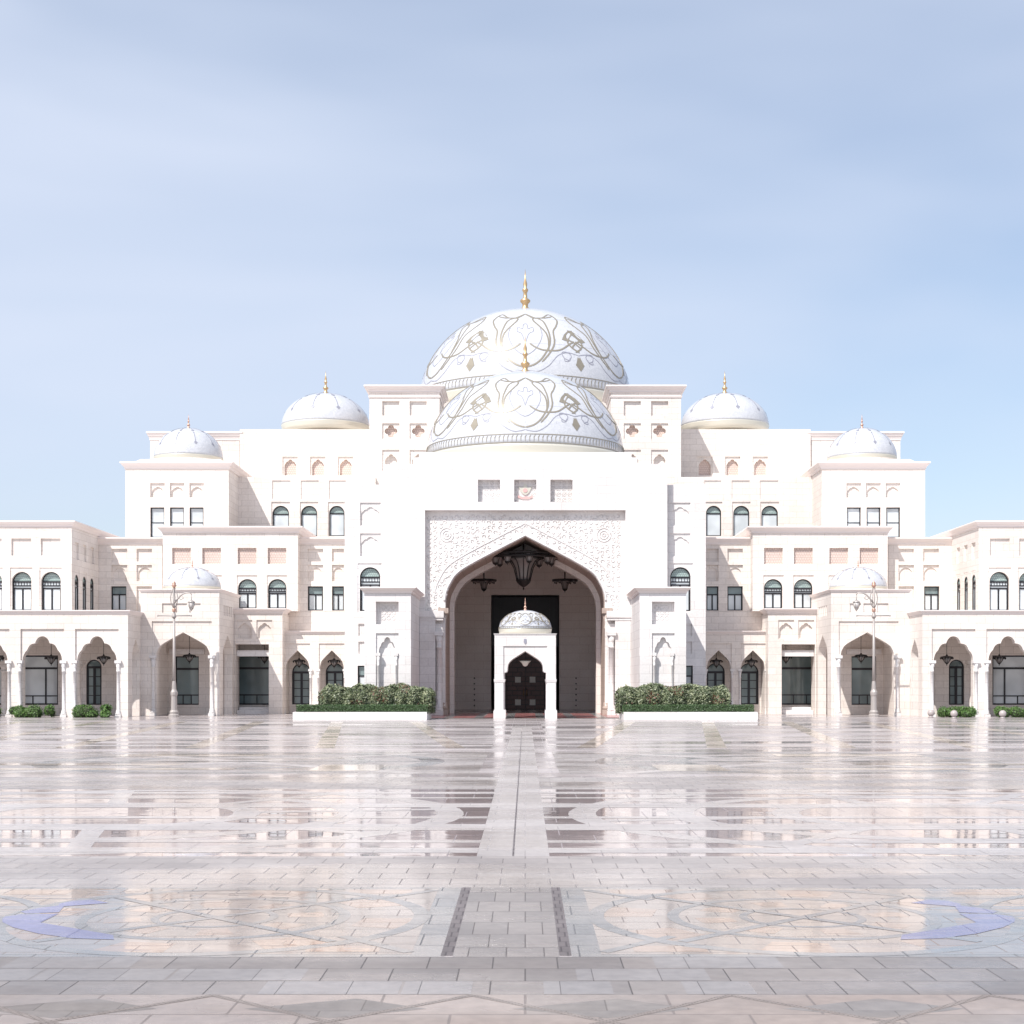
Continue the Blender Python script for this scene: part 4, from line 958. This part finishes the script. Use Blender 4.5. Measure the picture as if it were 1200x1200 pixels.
for s, w in ((-1, 'left'), (1, 'right')):
    Z = 80.5; xa, xb = sorted((s*X(343, Z), s*X(500, Z))); xc = (xa+xb)/2
    P = empty('planter', (xc, 82.5, 0), 'low white stone planter holding hedge and shrubs %s of the portal' % w, 'planter', 'planters flanking the portal')
    q = MB(); q.box(xa, xb, Z, Z+.3, -.02, H(834.5, Z)); q.box(xa, xb, Z+3.7, Z+4, -.02, H(834.5, Z)); q.box(xa, xa+.3, Z+.3, Z+3.7, -.02, H(834.5, Z)); q.box(xb-.3, xb, Z+.3, Z+3.7, -.02, H(834.5, Z)); q.build('kerb', 'white', P)
    q = MB(); q.box(xa+.3, xb-.3, Z+.3, Z+3.7, -.02, H(834.5, Z)-.08); q.build('soil', 'core', P)
    hb = H(834.5, Z)-.1; ha = H(826, Z+.6); x0, x1 = sorted((s*X(348, Z+.6), s*X(501, Z+.6)))
    E = empty('hedge', (xc, Z+1, 0), 'low clipped dark green hedge along the front of the %s planter' % w, 'hedge', 'clipped hedges in the planters')
    q = MB(); q.box(x0+.08, x1-.08, Z+.42, Z+1.1, hb, ha-.07); q.build('twigs', 'core', E)
    def hf():
        t = random.random()
        if t < .55: return Vector((random.uniform(x0, x1), Z+.36+random.uniform(0, .06), random.uniform(hb, ha))), Vector((0, -1, 0))
        if t < .95: return Vector((random.uniform(x0, x1), random.uniform(Z+.36, Z+1.15), ha-random.uniform(0, .06)+.03*math.sin(8*t))), Vector((0, 0, 1))
        e = random.choice((x0, x1)); return Vector((e, random.uniform(Z+.36, Z+1.15), random.uniform(hb, ha))), Vector((1 if e > 0 else -1, 0, 0))
    q = MB(); leaves(q, 9000, hf, .055); q.build('leaves', 'hedge', E)
    x0, x1 = sorted((s*X(378, Z+2), s*X(506, Z+2)))
    B = empty('shrub', ((x0+x1)/2, Z+2.5, 0), 'broad leafy shrub bed with reddish patches in the %s planter' % w, 'shrub', 'shrub beds in the planters')
    zt_ = H(802, Z+1.3); ya, yb = Z+1.15, Z+3.8; ph_ = random.uniform(0, 9)
    def top_z(x, y): return zt_-.14-.35*max(0, 1-min(x-x0, x1-x)/.55)**2+.10*math.sin(x*3.1+ph_)+.07*math.sin(x*7.3+y*2+ph_)+.05*math.sin(x*13+y*5)
    def fn():
        t = random.random(); x = random.uniform(x0, x1); bul = .10*math.sin(x*4.3+ph_)+.08*math.sin(x*9.1)
        if t < .55:
            z = random.uniform(hb+.1, top_z(x, ya)); k_ = (z-hb)/(zt_-hb)
            return Vector((x, ya+.22-bul-.18*math.sin(math.pi*k_)+.25*max(0, k_-.7)+random.uniform(0, .14), z)), Vector((0, -1, .5))
        if t < .88:
            y = random.uniform(ya+.2, yb); return Vector((x, y, top_z(x, y)-random.uniform(0, .12))), Vector((0, -.2, 1))
        e = random.choice((0, 1)); y = random.uniform(ya+.2, yb); z = random.uniform(hb, top_z(x0, y))
        return Vector(((x0 if e == 0 else x1)+(.12 if e == 0 else -.12)*math.sin(y*4+ph_)*1.0, y, z)), Vector((-1 if e == 0 else 1, 0, .4))
    q = MB(); q.box(x0+.45, x1-.45, ya+.35, yb-.2, hb, zt_-.38); q.build('twigs', 'core', B)
    q = MB(); leaves(q, 17000, fn, .12, 1.0); q.build('leaves', 'leaf', B)
    def fr():
        while True:
            p, n = fn()
            if math.sin(p.x*2.7+ph_)*math.sin(p.x*1.1+p.z*3) > .35: return p+n*.02, n
    q = MB(); leaves(q, 1000, fr, .11, 1.0); q.build('red_leaves', 'leafred', B)
BW = {}
for nm, a, b, side in (('short round clipped bush before the left loggia, farther from the kiosk', 11, 50, 1), ('short clipped bush before the left loggia, nearer the kiosk', 83, 116, 1), ('small loose green plant beside the farther left bush', 48, 64, 3), ('small loose green plant beside the nearer left bush', 114, 130, 3),
                       ('wide clipped bush with stone spheres before the right loggia', 1096, 1146, 2), ('wide clipped bush before the right loggia, cut by the photo edge', 1163, 1215, 2), ('dark bush at the far left edge of the photo', -35, 2, 1)):
    Z = 87.; x0, x1 = (a-AX)*Z/F, (b-AX)*Z/F; top = H(825.5 if side != 2 else 827.5, Z)
    B = empty('bush', ((x0+x1)/2, Z, 0), nm, 'bush', 'bushes before the loggias')
    fn, bl = blob_mass(x0-.05, x1+.05, Z-.55, Z+.55, 0, top, 26 if side != 3 else 9, (.22, .36) if side != 3 else (.15, .24))
    q = MB(); core_mesh(q, bl, .78); q.build('twigs', 'core', B)
    q = MB(); leaves(q, 5200 if side != 3 else 900, fn, .07 if side != 3 else .1); q.build('leaves', 'bush', B)
# stone sphere bollards
b0 = None
for px, Z, lb in ((1091, 86.4, 'pinkish stone sphere bollard left of the clipped bush, standing alone'), (1118, 84.2, 'pinkish stone sphere bollard in front of the middle of the clipped bush'), (1175, 84.2, 'pinkish stone sphere bollard before the bush cut by the photo edge')):
    if b0 is None:
        o = b0 = empty('bollard', (0, 0, 0), lb, 'bollard', 'stone spheres before the right loggia', False)
        q = MB(); q.lathe(0, 0, [(.2*math.cos(t), .27+.2*math.sin(t)) for t in [math.pi*(i/12-.5) for i in range(1, 12)]], 20); q.build('sphere', 'granite', o)
        q = MB(); q.lathe(0, 0, [(.15, 0), (.15, .05), (.09, .08), (.11, .1)], 16); q.build('foot', 'granite', o)
    else: o = copy_tree(b0)
    o.location = ((px-AX)*Z/F, Z, 0); o['label'] = lb
for o in bpy.data.objects:
    if '_o' in o: del o['_o']
